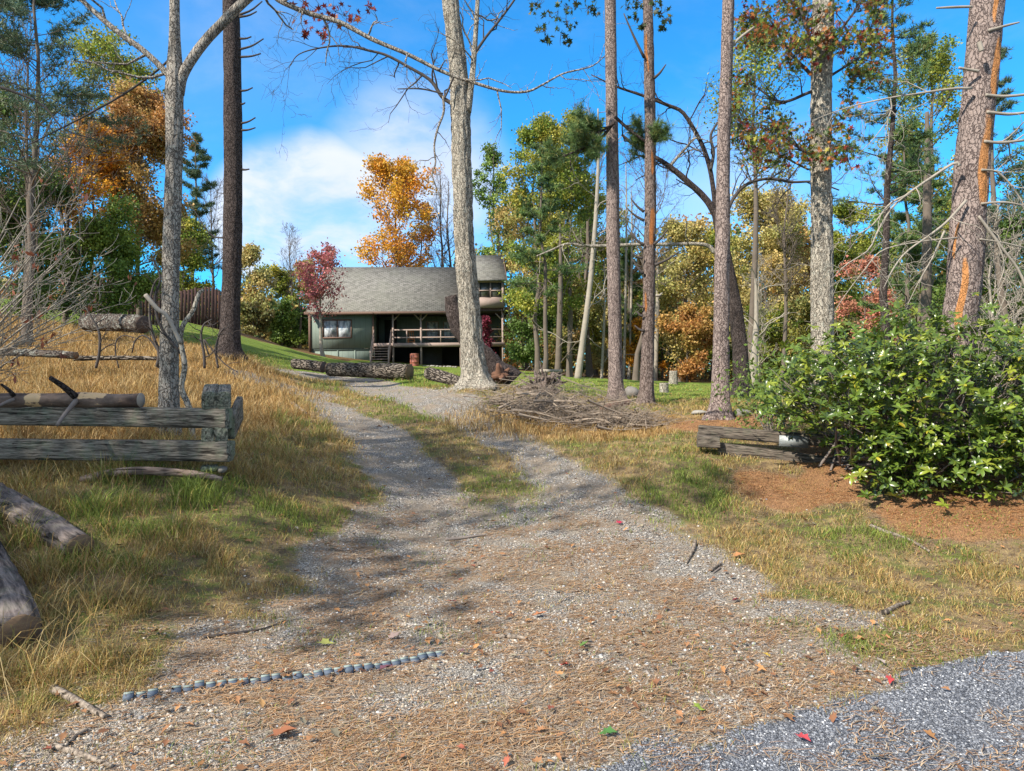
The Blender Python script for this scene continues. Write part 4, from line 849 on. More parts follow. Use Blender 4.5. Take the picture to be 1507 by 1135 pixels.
YG = [(.16, .21, .03, 3), (.28, .27, .04, 2), (.08, .13, .025, 2), (.40, .31, .05, 1)]
GR = [(.065, .11, .028, 3), (.11, .17, .035, 3), (.15, .18, .035, 1)]
LG = [(.12, .19, .035, 3), (.20, .26, .045, 2), (.07, .11, .025, 1)]
YE = [(.37, .29, .09, 3), (.44, .36, .15, 2), (.24, .25, .07, 3), (.40, .23, .08, 1)]
RD = [(.40, .13, .10, 3), (.36, .18, .10, 1), (.46, .22, .14, 1)]
PK = [(.42, .12, .13, 3), (.28, .08, .09, 2), (.30, .14, .08, 1), (.16, .14, .05, .6)]
PN = [(.10, .17, .05, 3), (.15, .22, .06, 2), (.06, .11, .05, 2), (.26, .24, .07, .7)]
PD_ = [(.07, .12, .065, 3), (.10, .15, .075, 2), (.15, .17, .09, 1)]
MX = [(.07, .10, .03, 2), (.20, .19, .05, 2), (.25, .13, .04, 1), (.12, .10, .04, 1)]
bt = build_tree
TREES = [
 # left side
 ('pine_tree', 40, 17, -80, 150, 'pine', PD_, 'tall wispy blue-green pine filling the upper left corner', .42, dict(nleaf=26000)),
 ('bare_tree', 35, 21, 60, 110, 'bare', None, 'leafless grey tree tangled below the upper left pine', .25, {}),
 ('bare_tree', 95, 25, 150, 90, 'bare', None, 'leafless tree between the upper left pine and the rust oak', .2, {}),
 ('tulip_tree', 165, 33, 48, 62, 'leaf', YG, 'tall yellow-green tree whose top rises above the rust-orange oak', .45, dict(nleaf=7000)),
 ('oak_tree', 205, 29, 135, 66, 'leaf', RU, 'large rust-orange oak behind the board fence on the left', .22, dict(nleaf=21000)),
 ('oak_tree', 132, 27, 180, 45, 'leaf', OG, 'golden yellow tree at the left flank of the rust-orange oak', .35, dict(nleaf=7000)),
 ('evergreen_tree', 50, 24, 285, 95, 'bush', GR, 'dark green evergreen mass behind the bare shrub at far left', .05, dict(nleaf=17000)),
 ('holly_tree', 150, 26, 345, 75, 'bush', LG, 'mid green holly crowding the left end of the board fence', .05, dict(nleaf=13000)),
 ('evergreen_tree', -20, 22, 150, 90, 'leaf', GR, 'green tree cut by the left edge of the photo', .2, dict(nleaf=12000)),
 ('pine_tree', 280, 42, 190, 46, 'pine', PD_, 'slender blue-green pine seen right of the forked grey tree', .3, dict(nleaf=4500)),
 ('young_tree', 272, 40, 335, 34, 'leaf', YG, 'small pale green tree behind the low reddish fence', .2, dict(nleaf=5000)),
 ('bare_tree', 312, 44, 265, 40, 'bare', None, 'thin leafless tree between the two left trunks', .3, {}),
 ('young_tree', 368, 55, 370, 30, 'leaf', YE, 'yellowing tree just right of the dark pine trunk', .15, dict(nleaf=4500)),
 ('young_tree', 398, 66, 398, 34, 'leaf', YG, 'low olive tree on the skyline left of the house', .1, dict(nleaf=4500)),
 ('bare_tree', 428, 66, 332, 26, 'bare', None, 'slender leafless tree on the skyline left of the house', .35, {}),
 ('young_tree', 446, 70, 392, 30, 'leaf', YE, 'low golden tree touching the left end of the house roof', .1, dict(nleaf=4500)),
 ('shrub', 415, 56, 452, 22, 'bush', LG, 'rounded bright green shrub on the slope left of the house', .02, dict(nleaf=4500)),
 ('shrub', 440, 58, 460, 18, 'bush', GR, 'darker green shrub nearest the left wall of the house', .02, dict(nleaf=3500)),
 ('shrub', 372, 52, 448, 24, 'bush', MX, 'brown-green shrub on the slope just right of the dark pine', .02, dict(nleaf=4000)),
 ('maple_tree', 581, 69, 244, 62, 'leaf', OG, 'brilliant orange maple rising behind the house roof', .28, dict(nleaf=10000)),
 ('bare_tree', 640, 72, 250, 36, 'bare', None, 'leafless tree right of the orange maple behind the roof', .3, {}),
 ('bare_tree', 618, 75, 300, 26, 'leaf', RU, 'sparse rusty tree right behind the orange maple', .3, dict(nleaf=2500)),
 ('bare_tree', 668, 78, 262, 26, 'bare', None, 'leafless tree behind the roof partly covered by the big oak', .3, {}),
 ('bare_tree', 725, 70, 255, 30, 'bare', None, 'leafless tree over the dormer right of the big oak', .3, {}),
 # right side
 ('tall_tree', 792, 40, 178, 54, 'leaf', YG, 'tall yellow-green tree just right of the house gable', .2, dict(nleaf=15000)),
 ('tall_tree', 735, 66, 205, 30, 'leaf', LG, 'narrow green tree between the big oak and the yellow-green tree', .4, dict(nleaf=4500)),
 ('pine_tree', 800, 27, 198, 62, 'pine', PN, 'soft green pine whose needles show left of the straight pine trunk', .35, dict(nleaf=9000, dens=.8)),
 ('tall_tree', 838, 42, 170, 50, 'leaf', YG, 'tall yellow-green tree right behind the soft green pine', .3, dict(nleaf=9000)),
 ('young_tree', 792, 46, 400, 44, 'bush', GR, 'green undergrowth tree beside the right corner of the house', .03, dict(nleaf=9000)),
 ('young_tree', 838, 46, 420, 45, 'bush', MX, 'mixed brown-green undergrowth tree below the yellow-green trees', .03, dict(nleaf=8000)),
 ('bare_tree', 868, 48, 150, 60, 'bare', None, 'pale leafless tree behind the straight brown pine', .3, {}),
 ('pine_tree', 925, 48, 345, 40, 'pine', PN, 'green pine in the woods between the two brown pines', .15, dict(nleaf=6000)),
 ('young_tree', 900, 50, 430, 34, 'bush', YE, 'low golden tree behind the foot of the straight brown pine', .05, dict(nleaf=6000)),
 ('young_tree', 945, 47, 470, 26, 'bush', OG, 'low bright orange tree behind the dead pine', .03, dict(nleaf=5000)),
 ('tall_tree', 1000, 45, 335, 52, 'leaf', YE, 'yellow-brown tree crossed by the long horizontal bare limb', .15, dict(nleaf=11000)),
 ('young_tree', 1010, 43, 465, 40, 'bush', RU, 'rusty orange low tree left of the pink-brown pine', .03, dict(nleaf=8000)),
 ('young_tree', 975, 52, 410, 40, 'bush', LG, 'green low tree far back between the dead pine and pink-brown pine', .05, dict(nleaf=6000)),
 ('bare_tree', 935, 36, 190, 70, 'bare', None, 'leafless tree spreading twigs around the dead pine', .3, {}),
 ('oak_tree', 1125, 44, 298, 66, 'leaf', YE, 'broad golden-brown oak between pink-brown pine and the tall oak', .2, dict(nleaf=18000)),
 ('pine_tree', 1085, 50, 360, 34, 'pine', PN, 'green pine behind the leaning dark oak', .1, dict(nleaf=6000)),
 ('young_tree', 1120, 42, 470, 44, 'bush', YG, 'low yellow-green tree right of the leaning dark oak', .03, dict(nleaf=8000)),
 ('bare_tree', 1115, 36, 375, 36, 'bare', None, 'pale bare small tree before the golden-brown oak', .15, dict(bark='bark_pale')),
 ('bare_tree', 1150, 27, 250, 36, 'bare', None, 'small leafless tree left of the tall pale oak', .4, {}),
 ('tall_tree', 1175, 48, 330, 40, 'leaf', RU, 'rusty tree peeping behind the tall pale oak', .2, dict(nleaf=8000)),
 ('tall_tree', 1245, 40, 300, 42, 'leaf', YG, 'yellow-green tree right of the tall pale oak', .15, dict(nleaf=9000)),
 ('maple_tree', 1272, 33, 375, 42, 'bush', RD, 'pinkish red maple glowing above the rhododendron', .05, dict(nleaf=4500)),
 ('pine_tree', 1340, 27, 170, 85, 'pine', PN, 'broad bright green pine behind the pale dead branches', .3, dict(nleaf=36000)),
 ('pine_tree', 1358, 33, 225, 62, 'pine', PN, 'second green pine left of the stripped pine, further back', .2, dict(nleaf=12000)),
 ('tall_tree', 1345, 40, 60, 55, 'leaf', YG, 'yellowish tree top above the broad green pine', .4, dict(nleaf=7000)),
 ('pine_tree', 1490, 21, 20, 80, 'pine', PD_, 'dark blue-green pine at the right edge of the photo', .2, dict(nleaf=20000)),
 ('young_tree', 1350, 36, 420, 55, 'bush', MX, 'brownish undergrowth tree behind the stripped pine', .03, dict(nleaf=9000)),
 ('young_tree', 1470, 26, 330, 70, 'bush', GR, 'dark green undergrowth tree at the right edge', .03, dict(nleaf=12000)),
 ('bare_tree', 1470, 15, 330, 90, 'bare', None, 'tangle of pale leafless brush right of the stripped pine', .08, dict(bark='bark_pale')),
 ('young_tree', 1200, 36, 450, 46, 'bush', MX, 'brown-green low tree behind the rhododendron top', .03, dict(nleaf=8000)),
 ('tall_tree', 822, 50, 225, 52, 'leaf', LG, 'broad green tree filling the gap behind the leaning pale snag', .1, dict(nleaf=11000)),
 ('tall_tree', 775, 56, 300, 50, 'leaf', YE, 'golden tree far behind the yellow-green tree by the gable', .05, dict(nleaf=9000)),
 ('tall_tree', 878, 54, 300, 50, 'leaf', YG, 'olive tree behind the straight brown pine', .05, dict(nleaf=10000)),
 ('tall_tree', 945, 56, 385, 48, 'leaf', RU, 'russet tree far behind the dead pine', .05, dict(nleaf=8000)),
 ('tall_tree', 1045, 55, 345, 52, 'leaf', YG, 'olive-gold tree far behind the pink-brown pine', .05, dict(nleaf=9000)),
 ('tall_tree', 1170, 54, 345, 58, 'leaf', YE, 'pale golden tree far behind the tall pale oak', .05, dict(nleaf=9000)),
 ('tall_tree', 1300, 50, 330, 60, 'leaf', LG, 'green tree far behind the pinkish red maple', .05, dict(nleaf=9000)),
 ('tall_tree', 1420, 44, 290, 70, 'leaf', YG, 'olive tree far behind the stripped leaning pine', .05, dict(nleaf=10000)),
 ('tall_tree', 1110, 32, 40, 60, 'leaf', YG, 'high yellow-green crown with its trunk hidden by the pink-brown pine', .55, dict(nleaf=3500)),
 ('young_tree', 1560, 24, 200, 90, 'leaf', GR, 'green tree cut off by the right edge', .15, dict(nleaf=9000)),
]
for i, (nm, px, Y_, top, hw, kd, pal, lab, bs, kw) in enumerate(TREES):
    bt(nm, px, Y_, top, hw, kd, pal, lab, 100+i, base=bs, cat='shrub' if nm == 'shrub' else 'tree', **kw)
# J: slim pine right of H with whorled needles
bt('pine_tree', 1311, 21, -60, 105, 'pine', PN, 'slim straight pine with layered needle boughs right of the tall pale oak', 71, base=.44, nleaf=27000, bark='bark_dark', r0=.14)
# K: leaning pale snag
sn = thing('dead_tree', (*Pd(852, 557, 32)[:2], G(*Pd(852, 557, 32)[:2])), 'slender pale dead trunk leaning right beside the straight brown pine', 'tree')
limb(sn, [(850, 560, 11), (858, 500, 9), (866, 440, 8), (873, 370, 7), (878, 300, 6), (881, 220, 4), (880, 160, 2)], 32, M['bark_pale'], 'trunk', 12, 5, m=50, tw_len=2.2, lv=2)
for k, (px, Y_, top, w, lab) in enumerate([(822, 36, 390, 9, 'straight dark trunk in the woods behind the plank bench'), (1362, 24, 225, 15, 'dark reddish trunk behind the pale dead branches left of the stripped pine'), (919, 46, 300, 4, 'thin white birch trunk behind the dead pine'), (927, 47, 340, 4, 'second thin white trunk just right of the birch behind the dead pine'), (1110, 27, 470, 11, 'pale short trunk at the wood edge right of the leaning oak'), (887, 44, 440, 4, 'thin white trunk left of the straight brown pine'), (965, 44, 420, 8, 'grey slanting trunk right of the dead pine')]):
    p = Pd(px, 560, Y_); t = thing('slender_tree', (p[0], p[1], G(p[0], p[1])), lab, 'tree')
    limb(t, [(px-2, 572, w*1.2), (px, 520, w), (px+2, (top+520)/2, w*.9), (px+3, top, w*.6), (px+2, top-60, w*.3)], Y_, M['bark_bg'] if 'dark' in lab else M['bark_pale'], 'trunk', 8, 90+k, m=30, tw_len=1.5)
# dogwood before the house
t = bt('dogwood_tree', 477, 47.5, 374, 37, 'leaf', PK, 'small crimson-leaved dogwood with pale leaning trunk before the house wall', 301, base=.38, nleaf=2300, lean=-.08, bark='bark_pale', r0=.13, dens=.8)
# crimson vine behind the big oak
q = Pd(716, 485, 44); t = bt('shrub', 714, 44, 466, 7, 'bush', [(.16, .02, .04, 1), (.10, .02, .03, 1)], 'burgundy shrub between the big oak and the porch corner', 303, base=.25, nleaf=900, cat='shrub')

# far woods: one mass of foliage and stems closing the horizon
rng = rs(77); n_ = 190000
xs = rng.uniform(-75, 80, n_); ys = rng.uniform(56, 95, n_); kk = ~((xs > -18) & (xs < 2.5) & (ys < 68)); xs, ys = xs[kk], ys[kk]; n_ = len(xs); right = xs > -6
gz = smooth_h(xs, ys); hg = np.where(right, 13.5, 4.5)*(.55+.6*vnoise(np.stack([xs*.12, ys*.05, xs*0], -1), 4)); zz = gz+hg*rng.uniform(0, 1, n_)**1.25
pal = np.array([(.14, .19, .05), (.30, .26, .08), (.40, .20, .06), (.10, .15, .05), (.45, .36, .12), (.22, .17, .08)]); ci = (fbm(np.stack([xs*.22, ys*.1, zz*.25], -1), 2, 3)*9).astype(int) % 6
col = pal[ci]*rng.uniform(.6, 1.3, (n_, 1)); V, F, cc_ = leafquads(rng, np.stack([xs, ys, zz], -1), .42, col, 0, .8)
tag(mk('far_woods', V, [F], M['leaf'], col=cc_), kind='stuff')
tr = []
for k in range(160):
    x = rng.uniform(-60, 80); y = rng.uniform(56, 80); z = G(x, y); tr.append(np.stack([[x+rng.normal(0, .2)*q_, y, z+q_*(9 if x > -6 else 4)] for q_ in np.linspace(0, 1, 5)]))
V, F = btubes(np.array(tr), np.linspace(.14, .05, 5)[None]*rng.uniform(.6, 1.3, (160, 1)), 5); tag(mk('far_stems', V, [F], M['bark_bg'], smooth=True), kind='stuff')

# ------------------------------------------------------------------ leaf sprays on the foreground limbs
def lobed(rng, C, size, col, droop=.6):
    """small oak-like leaves with pointed lobes"""
    m = len(C); ang = np.array([-180, -150, -118, -85, -60, -30, 0, 30, 60, 85, 118, 150]); rad = np.array([.45, .18, .5, .2, .52, .25, .62, .25, .52, .2, .5, .18]); x = rad*np.cos(np.radians(ang)); y = rad*np.sin(np.radians(ang))*.9
    d = unit(rng.normal(size=(m, 3))+np.array([0, 0, -droop])); q = unit(np.cross(d, rng.normal(size=(m, 3)))); nn = np.cross(d, q); s = (size*rng.uniform(.6, 1.2, m))[:, None, None]
    V = C[:, None]+s*(d[:, None]*x[None, :, None]+q[:, None]*y[None, :, None]+nn[:, None]*(np.abs(y)*.25)[None, :, None]); V = np.concatenate([V, C[:, None]], 1)
    b = np.arange(m)[:, None, None]*13; i = np.arange(12); F = (np.stack([i, (i+1) % 12, np.full(12, 12)], -1)[None]+b).reshape(-1, 3)
    return V.reshape(-1, 3), F, np.repeat(col, 13, 0)
def spray(t, clusters, pal, size, seed, name='leaves', per=40, tw=True, mat='leaf', tall=.8):
    rng = rs(seed); loc = loc_of(t); C = []; TW = []
    for (px, py, Y_, rx) in clusters:
        c = Pd(px, py, Y_); r = rx/FP*Y_; n_ = int(per*max(.4, (r/.3)**2)); q = unit(rng.normal(size=(n_, 3)))*(rng.uniform(0, 1, (n_, 1))**.6)*r*1.25; q[:, 2] *= tall; C.append(c+q)
        for k in range(4): e = c+rng.normal(0, r*.5, 3); s = c-np.array([0, 0, r*.2])+rng.normal(0, r*.2, 3); TW.append(catmull([s, (s+e)/2+rng.normal(0, r*.12, 3), e], 6))
    C = np.vstack(C); col = palpick(rng, pal, len(C))*rng.uniform(.6, 1.25, (len(C), 1)); V, F, cc_ = lobed(rng, C, size, col)
    mk(name, V-loc, [F], M[mat], t, col=cc_)
    TW = np.array(TW)-loc; V, F = btubes(TW, np.linspace(.007, .003, 6)[None]*np.ones((len(TW), 1)), 4); mk('twigs', V, [F], M['twig_dark'], t)
rng = rs(21)
DKG = [(.03, .055, .015, 3), (.05, .08, .02, 2), (.14, .12, .02, 1)]; REDL = [(.22, .035, .025, 3), (.13, .02, .02, 2), (.35, .10, .03, 1)]
spray(tC, [(455, 20, 14.5, 22), (480, 35, 14.5, 22), (495, 10, 14.5, 18), (515, 22, 14.4, 14), (478, 52, 14.5, 10), (450, 48, 14.5, 8), (545, 12, 14.4, 8), (445, 12, 14.5, 8)], REDL, .16, 1, per=20)
spray(tD, [(790, 8, 14, 18), (815, 18, 14, 18), (835, 30, 14, 14), (800, 45, 14, 12), (828, 50, 14, 14), (868, 12, 14, 14), (845, 8, 14, 18), (875, 15, 14, 8), (805, 58, 14, 9), (835, 62, 14, 6)], DKG, .15, 2, per=26)
spray(tE, [(925, 10, 14, 10), (935, 25, 14, 8), (945, 38, 14, 6), (972, 15, 14, 12), (982, 30, 14, 8), (975, 40, 14, 6), (962, 5, 14, 10), (940, 3, 14, 12)], DKG, .15, 3, per=24)
HP = [(.15, .20, .03, 3), (.05, .09, .02, 2), (.36, .13, .03, 2), (.26, .04, .03, 1), (.30, .26, .04, 1)]
cl = []
for k in range(210):
    x = rng.uniform(1080, 1305); y = rng.uniform(-10, 240)
    if vnoise(np.array([[x*.03, y*.03, 2.]]))[0] < .33 or (x > 1250 and y > 120) or (1120 < x < 1165 and 60 < y < 110): continue
    cl.append((x, y, rng.uniform(11.8, 14.2), rng.uniform(12, 26)))
cl += [(1200, 100, 12.5, 14), (1212, 70, 12.5, 20), (1205, 30, 12.5, 24), (1195, 225, 12.6, 12), (1160, 225, 12.8, 14), (1225, 10, 12.6, 20), (1130, 160, 13, 20), (1140, 190, 13, 18), (1110, 60, 13, 16), (1100, 20, 13, 18)]
spray(tH, cl, HP, .11, 4, per=62)
for k, p in enumerate([[(1194, 110, 6), (1165, 80, 4), (1140, 40, 3), (1120, 10, 2)], [(1194, 135, 5), (1150, 150, 4), (1115, 130, 2)], [(1195, 230, 5), (1160, 205, 4), (1130, 170, 2.5)], [(1194, 60, 5), (1180, 20, 4), (1170, -10, 3)], [(1225, 60, 5), (1255, 20, 3), (1270, -10, 2)], [(1225, 110, 4), (1265, 85, 3), (1290, 70, 1.5)], [(1190, 250, 3), (1140, 225, 2.5), (1100, 215, 1.5)]]):
    limb(tH, p, 13, M['twig_dark'], 'branch', 8, 200+k, tw_len=.7)
# green pine bough on D
def bough(t, pts, Y_, seed, pal=PN, n=26, tl=.5, nl=.16, m_name='needles'):
    limb(t, pts, Y_, M['bark_dark'], 'bough', n//3, seed, tw_len=tl, ang=45, lv=2); tips = limb.last.reshape(-1, 3); rng = rs(seed); loc = loc_of(t)
    T0 = tips[rng.randint(0, len(tips), 420)]+rng.normal(0, .02, (420, 3)); K = 16; dirs = unit(rng.normal(size=(420*K, 3))+np.array([0, 0, .4])); O = np.repeat(T0, K, 0); Ln = nl*rng.uniform(.7, 1.2, (420*K, 1)); wv_ = unit(np.cross(dirs, rng.normal(size=dirs.shape)))*.0045
    V = np.stack([O-wv_, O+wv_, O+dirs*Ln], 1).reshape(-1, 3)-loc; mk(m_name, V, [np.arange(len(V)).reshape(-1, 3)], M['needle'], t, col=np.repeat(np.repeat(palpick(rng, pal, 420), K, 0), 3, 0))
bough(tD, [(903, 180, 5), (888, 200, 4.5), (868, 212, 4), (850, 222, 3), (828, 230, 2)], 15.2, 5); bough(tD, [(905, 172, 5), (925, 190, 4.5), (945, 205, 4), (960, 215, 2)], 15.2, 6)
bough(tD, [(904, 182, 4), (880, 195, 3), (862, 192, 2)], 15.1, 7)
# dark pine spray at the top left (from the upper left pine side)
# ------------------------------------------------------------------ rhododendron
rh = thing('rhododendron', (4.9, 8.4, G(4.9, 8.4)), 'big glossy-leaved green rhododendron bush on orange needles at the right', 'bush')
rng = rs(31); loc = loc_of(rh); ST = []; tipsL = []
nst = 620
u = unit(rng.normal(size=(nst, 3))*np.array([1, 1, .9])); u = np.sign(u)*np.abs(u)**.8; u[:, 2] = np.where(rng.uniform(size=nst) < .72, np.abs(u[:, 2]), u[:, 2])
tipP = np.array([5.1, 8.45, 1.06])+u*np.array([2.1, 1.35, 1.34])*(rng.uniform(.35, 1, (nst, 1))**.5)*(.82+.36*vnoise(u*2.2+4, 3))[:, None]
tipP[:, 2] -= .16*np.clip(tipP[:, 0]-4.2, 0, 3)*.0
gz = smooth_h(tipP[:, 0], tipP[:, 1]); tipP = tipP[(tipP[:, 2] > gz+.10) & ((tipP[:, 2] > 1.2) | (tipP[:, 0] > 3.75))]; tipP = tipP[~((tipP[:, 2] < .95) & (tipP[:, 0] > 5.8) & (rng.uniform(size=len(tipP)) < .7))]
roots = np.array([[4.7, 8.8], [5.3, 8.6], [4.2, 8.9], [5.9, 8.7]])[rng.randint(0, 4, len(tipP))]+rng.normal(0, .12, (len(tipP), 2))
lowx = rng.uniform(3.9, 5.6, 150); lowy = 7.45+.5*((lowx-4.9)/1.2)**2+rng.normal(0, .16, 150); lowp = np.c_[lowx, lowy, smooth_h(lowx, lowy)+rng.uniform(.1, .85, 150)]
tipP = np.vstack([tipP, lowp]); roots = np.vstack([roots, np.array([[4.7, 8.4]])+rng.normal(0, .2, (150, 2))]); TWG = []
for q_i, (tp, rt) in enumerate(zip(tipP, roots)):
    if q_i % 3 or (tp[2] < 1.0 and q_i % 9):
        c_ = np.array([4.9, 8.5, .5]); d_ = unit(c_-tp)*rng.uniform(.25, .45)+rng.normal(0, .07, 3); TWG.append(catmull([tp+d_, tp+d_*.5+rng.normal(0, .03, 3), tp], 5)); continue
    b = np.array([rt[0], rt[1], G(rt[0], rt[1])]); mid = b*.45+tp*.55; mid[2] = b[2]+(tp[2]-b[2])*.4; ST.append(catmull([b, mid+rng.normal(0, .08, 3), tp], 9))
ST = np.array(ST)-loc; V, F = btubes(ST, np.linspace(.014, .004, 9)[None]*rng.uniform(.6, 1.5, (len(ST), 1)), 6); mk('stems', V, [F], M['twig'], rh, smooth=True); TWG = np.array(TWG)-loc; V, F = btubes(TWG, np.linspace(.005, .003, 5)[None]*np.ones((len(TWG), 1)), 4); mk('twigs', V, [F], M['twig'], rh)
# whorls: at tips plus side whorls
W0 = np.vstack([tipP, tipP[rng.randint(0, len(tipP), 2400)]+rng.normal(0, .17, (2400, 3))]); gz = smooth_h(W0[:, 0], W0[:, 1]); W0 = W0[W0[:, 2] > gz+.06]
K = 8; m_n = len(W0); ax = unit(rng.normal(0, .45, (m_n, 3))+np.array([-.15, -.25, 1])); a = rng.uniform(0, 2*np.pi, (m_n, 1))+np.arange(K)[None]*2.4
e1 = unit(np.cross(ax, [0, 1, 0.1])); e2 = np.cross(ax, e1); out = e1[:, None]*np.cos(a)[..., None]+e2[:, None]*np.sin(a)[..., None]
el = rng.uniform(-.25, .75, (m_n, K, 1)); dl = unit(out*np.cos(el)+ax[:, None]*np.sin(el)).reshape(-1, 3); sd = unit(np.cross(dl, np.repeat(ax, K, 0))); up_ = np.cross(sd, dl)
C = np.repeat(W0, K, 0); L = rng.uniform(.05, .11, (len(C), 1)); wd = L*rng.uniform(.15, .21, (len(C), 1))
prof = [(0.02, .1, 0), (.3, .8, .02), (.62, 1, .01), (.86, .62, -.03), (1, 0.03, -.08)]
rows = []
for (tt, ww, dz) in prof:
    cen = C+dl*L*tt+up_*L*dz*1.5; rows += [cen-sd*wd*ww+up_*wd*.25*ww, cen, cen+sd*wd*ww+up_*wd*.25*ww]
V = np.stack(rows, 1); nb = len(V); b = np.arange(nb)[:, None, None]*15
F = np.array([(3*i+j, 3*i+j+1, 3*i+j+4, 3*i+j+3) for i in range(4) for j in range(2)])[None]+b
RP = [(.085, .135, .018, 4), (.125, .185, .023, 3), (.04, .07, .014, 3), (.27, .30, .03, 1.2), (.60, .42, .03, .12)]
cw = palpick(rng, RP[:4], m_n); col = (np.repeat(cw, K, 0)*.6+palpick(rng, RP, len(C))*.4)*rng.uniform(.75, 1.25, (len(C), 1))
mk('leaves', V.reshape(-1, 3)-loc, [F.reshape(-1, 4)], M['gloss'], rh, col=np.repeat(col, 15, 0), smooth=True)
lw = thing('shrub', (3.7, 10.2, G(3.7, 10.2)), 'light green leggy shrub peeping out left of the rhododendron', 'shrub')
rng = rs(33); C = np.array([3.75, 10.3, 1.45])+rng.normal(0, 1, (1500, 3))*np.array([.3, .4, .3]); C = C[C[:, 2] > .95]; V, F, cc_ = leafquads(rng, C, .075, palpick(rng, LG, len(C)), 0, .45); mk('leaves', V-loc_of(lw), [F], M['leaf'], lw, col=cc_)
s_ = np.array([catmull([loc_of(lw)+rng.normal(0, .05, 3)*(1, 1, 0), loc_of(lw)+(0, .2, .4)+rng.normal(0, .1, 3), C[rng.randint(len(C))]], 6) for _ in range(14)])-loc_of(lw); V, F = btubes(s_, np.linspace(.008, .003, 6)[None]*np.ones((14, 1)), 4); mk('stems', V, [F], M['twig'], lw)

# ------------------------------------------------------------------ bare pale shrub at the left, brush pile, thicket stems
bsx, bsy = -7.2, 8.9
bs_ = thing('bare_shrub', (bsx, bsy, G(bsx, bsy)), 'pale leafless shrub with clinging rusty dead leaves at the left edge', 'shrub'); rng = rs(41); loc = loc_of(bs_)
P0 = []
for (px, py) in [(150, 402), (128, 440), (105, 365), (115, 300), (60, 300), (40, 330), (90, 470), (150, 455), (70, 400), (30, 290), (120, 350), (20, 400), (95, 420), (55, 440), (60, 360), (10, 340), (125, 480), (40, 470)]:
    e = Pd(px, py, rng.uniform(8.4, 9.2)); s = np.array([bsx+rng.normal(0, .1), bsy+rng.normal(0, .1), loc[2]]); P0.append(catmull([s, s*.55+e*.45+np.array([-.1, 0, .15]), e], 12))
P0 = np.array(P0)-loc; r0_ = np.linspace(.018, .005, 12)[None]*np.ones((len(P0), 1)); mb = MB(); V, F = btubes(P0, r0_, 6); mb.add(V, F4=F)
c1, r1, _, _ = grow(rng, P0, r0_, 9, .25, 1, 38, .55, .12, .05, 7, .6); c2, r2, _, _ = grow(rng, c1, r1, 5, .3, 1, 36, .24, .12, .06, 5, .7)
for c, r_ in ((c1, r1), (c2, r2)): V, F = btubes(c, np.clip(r_, .003, .01), 4); mb.add(V, F4=F)
mb.build('stems', M['bark_pale'], bs_)
tp = c2[rng.randint(0, len(c2), 46), -1]; tp = np.repeat(tp, 3, 0)+rng.normal(0, .03, (len(tp)*3, 3)); V, F, cc_ = leafquads(rng, tp, .10, palpick(rng, [(.30, .10, .05), (.22, .08, .05)], len(tp)), 1.5, .4); mk('dead_leaves', V, [F], M['leaf'], bs_, col=cc_)
bp = thing('brush_pile', (1.3, 12.0, G(1.3, 12.0)), 'long heap of grey cut branches and twigs at the right edge of the drive', 'brush pile'); rng = rs(43); loc = loc_of(bp)
mb = MB(); P_ = []; rr_ = []
for k in range(460):
    f = rng.uniform(0, 1); a_ = np.array([Pd(735, 585, 13.2), Pd(800, 600, 12.6), Pd(880, 615, 12), Pd(945, 632, 11.6)]); c = catmull(a_, 50)[int(f*49)].copy(); hh = .56*np.sin(np.pi*np.clip(f*.85+.12, 0, 1)); c[:2] += rng.normal(0, .30, 2); c[2] = G(c[0], c[1])+abs(rng.normal(0, .5))*hh+.02
    an = rng.normal(-.35, .8); d = np.array([math.cos(an), -math.sin(an)*.7, rng.normal(0, .22)]); L = rng.uniform(.3, 1.3); q = np.array([c-d*L/2, c+rng.normal(0, .06, 3), c+d*L/2+rng.normal(0, .08, 3)]); q[:, 2] = np.maximum(q[:, 2], smooth_h(q[:, 0], q[:, 1])+.01); P_.append(catmull(q, 8)); rr_.append(rng.uniform(.0025, .009) if k > 60 else rng.uniform(.012, .03))
P_ = np.array(P_)-loc; rr_ = np.array(rr_); r_ = rr_[:, None]*np.linspace(1, .4, 8)[None]; V, F = btubes(P_, r_, 5); mb.add(V, F4=F)
c1, r1, _, _ = grow(rng, P_, r_, 5, .2, 1, 40, .28, .15, 0.02, 5, .6); V, F = btubes(c1, np.clip(r1, .002, .005), 3); mb.add(V, F4=F); mb.build('twigs', m_plain('brush_grey', (.26, .205, .155), .95, .4, 6, .3), bp)
V, F3, F4 = tube(catmull([Pd(884, 603, 12.2), Pd(905, 595, 12.3), Pd(925, 592, 12.5)], 14)-loc, .055, 14, .12, 3, 4); MB().add(V, F3, F4).build('branch', m_plain('brush_reddish', (.26, .14, .10), .9, .3, 8, .4), bp)
# root wads / dead stump tangle behind the pile
rw = thing('root_wad', (*Pd(800, 572, 14.5)[:2], G(*Pd(800, 572, 14.5)[:2])), 'dark upturned root wad behind the left end of the brush pile', 'root wad'); rng = rs(44); c0 = np.array([0, 0, .2]); mb = MB()
for k in range(60):
    d = unit(rng.normal(size=3)*np.array([1.2, .6, .6])+np.array([0, 0, .1])); P_ = catmull([c0, c0+d*.2+rng.normal(0, .06, 3), c0+d*rng.uniform(.28, .5)+rng.normal(0, .12, 3)], 7); V, F3, F4 = tube(P_, np.linspace(.07, .006, 7), 6, .4, 5, k); mb.add(V, F3, F4)
mb.build('roots', M['bark_red'], rw)
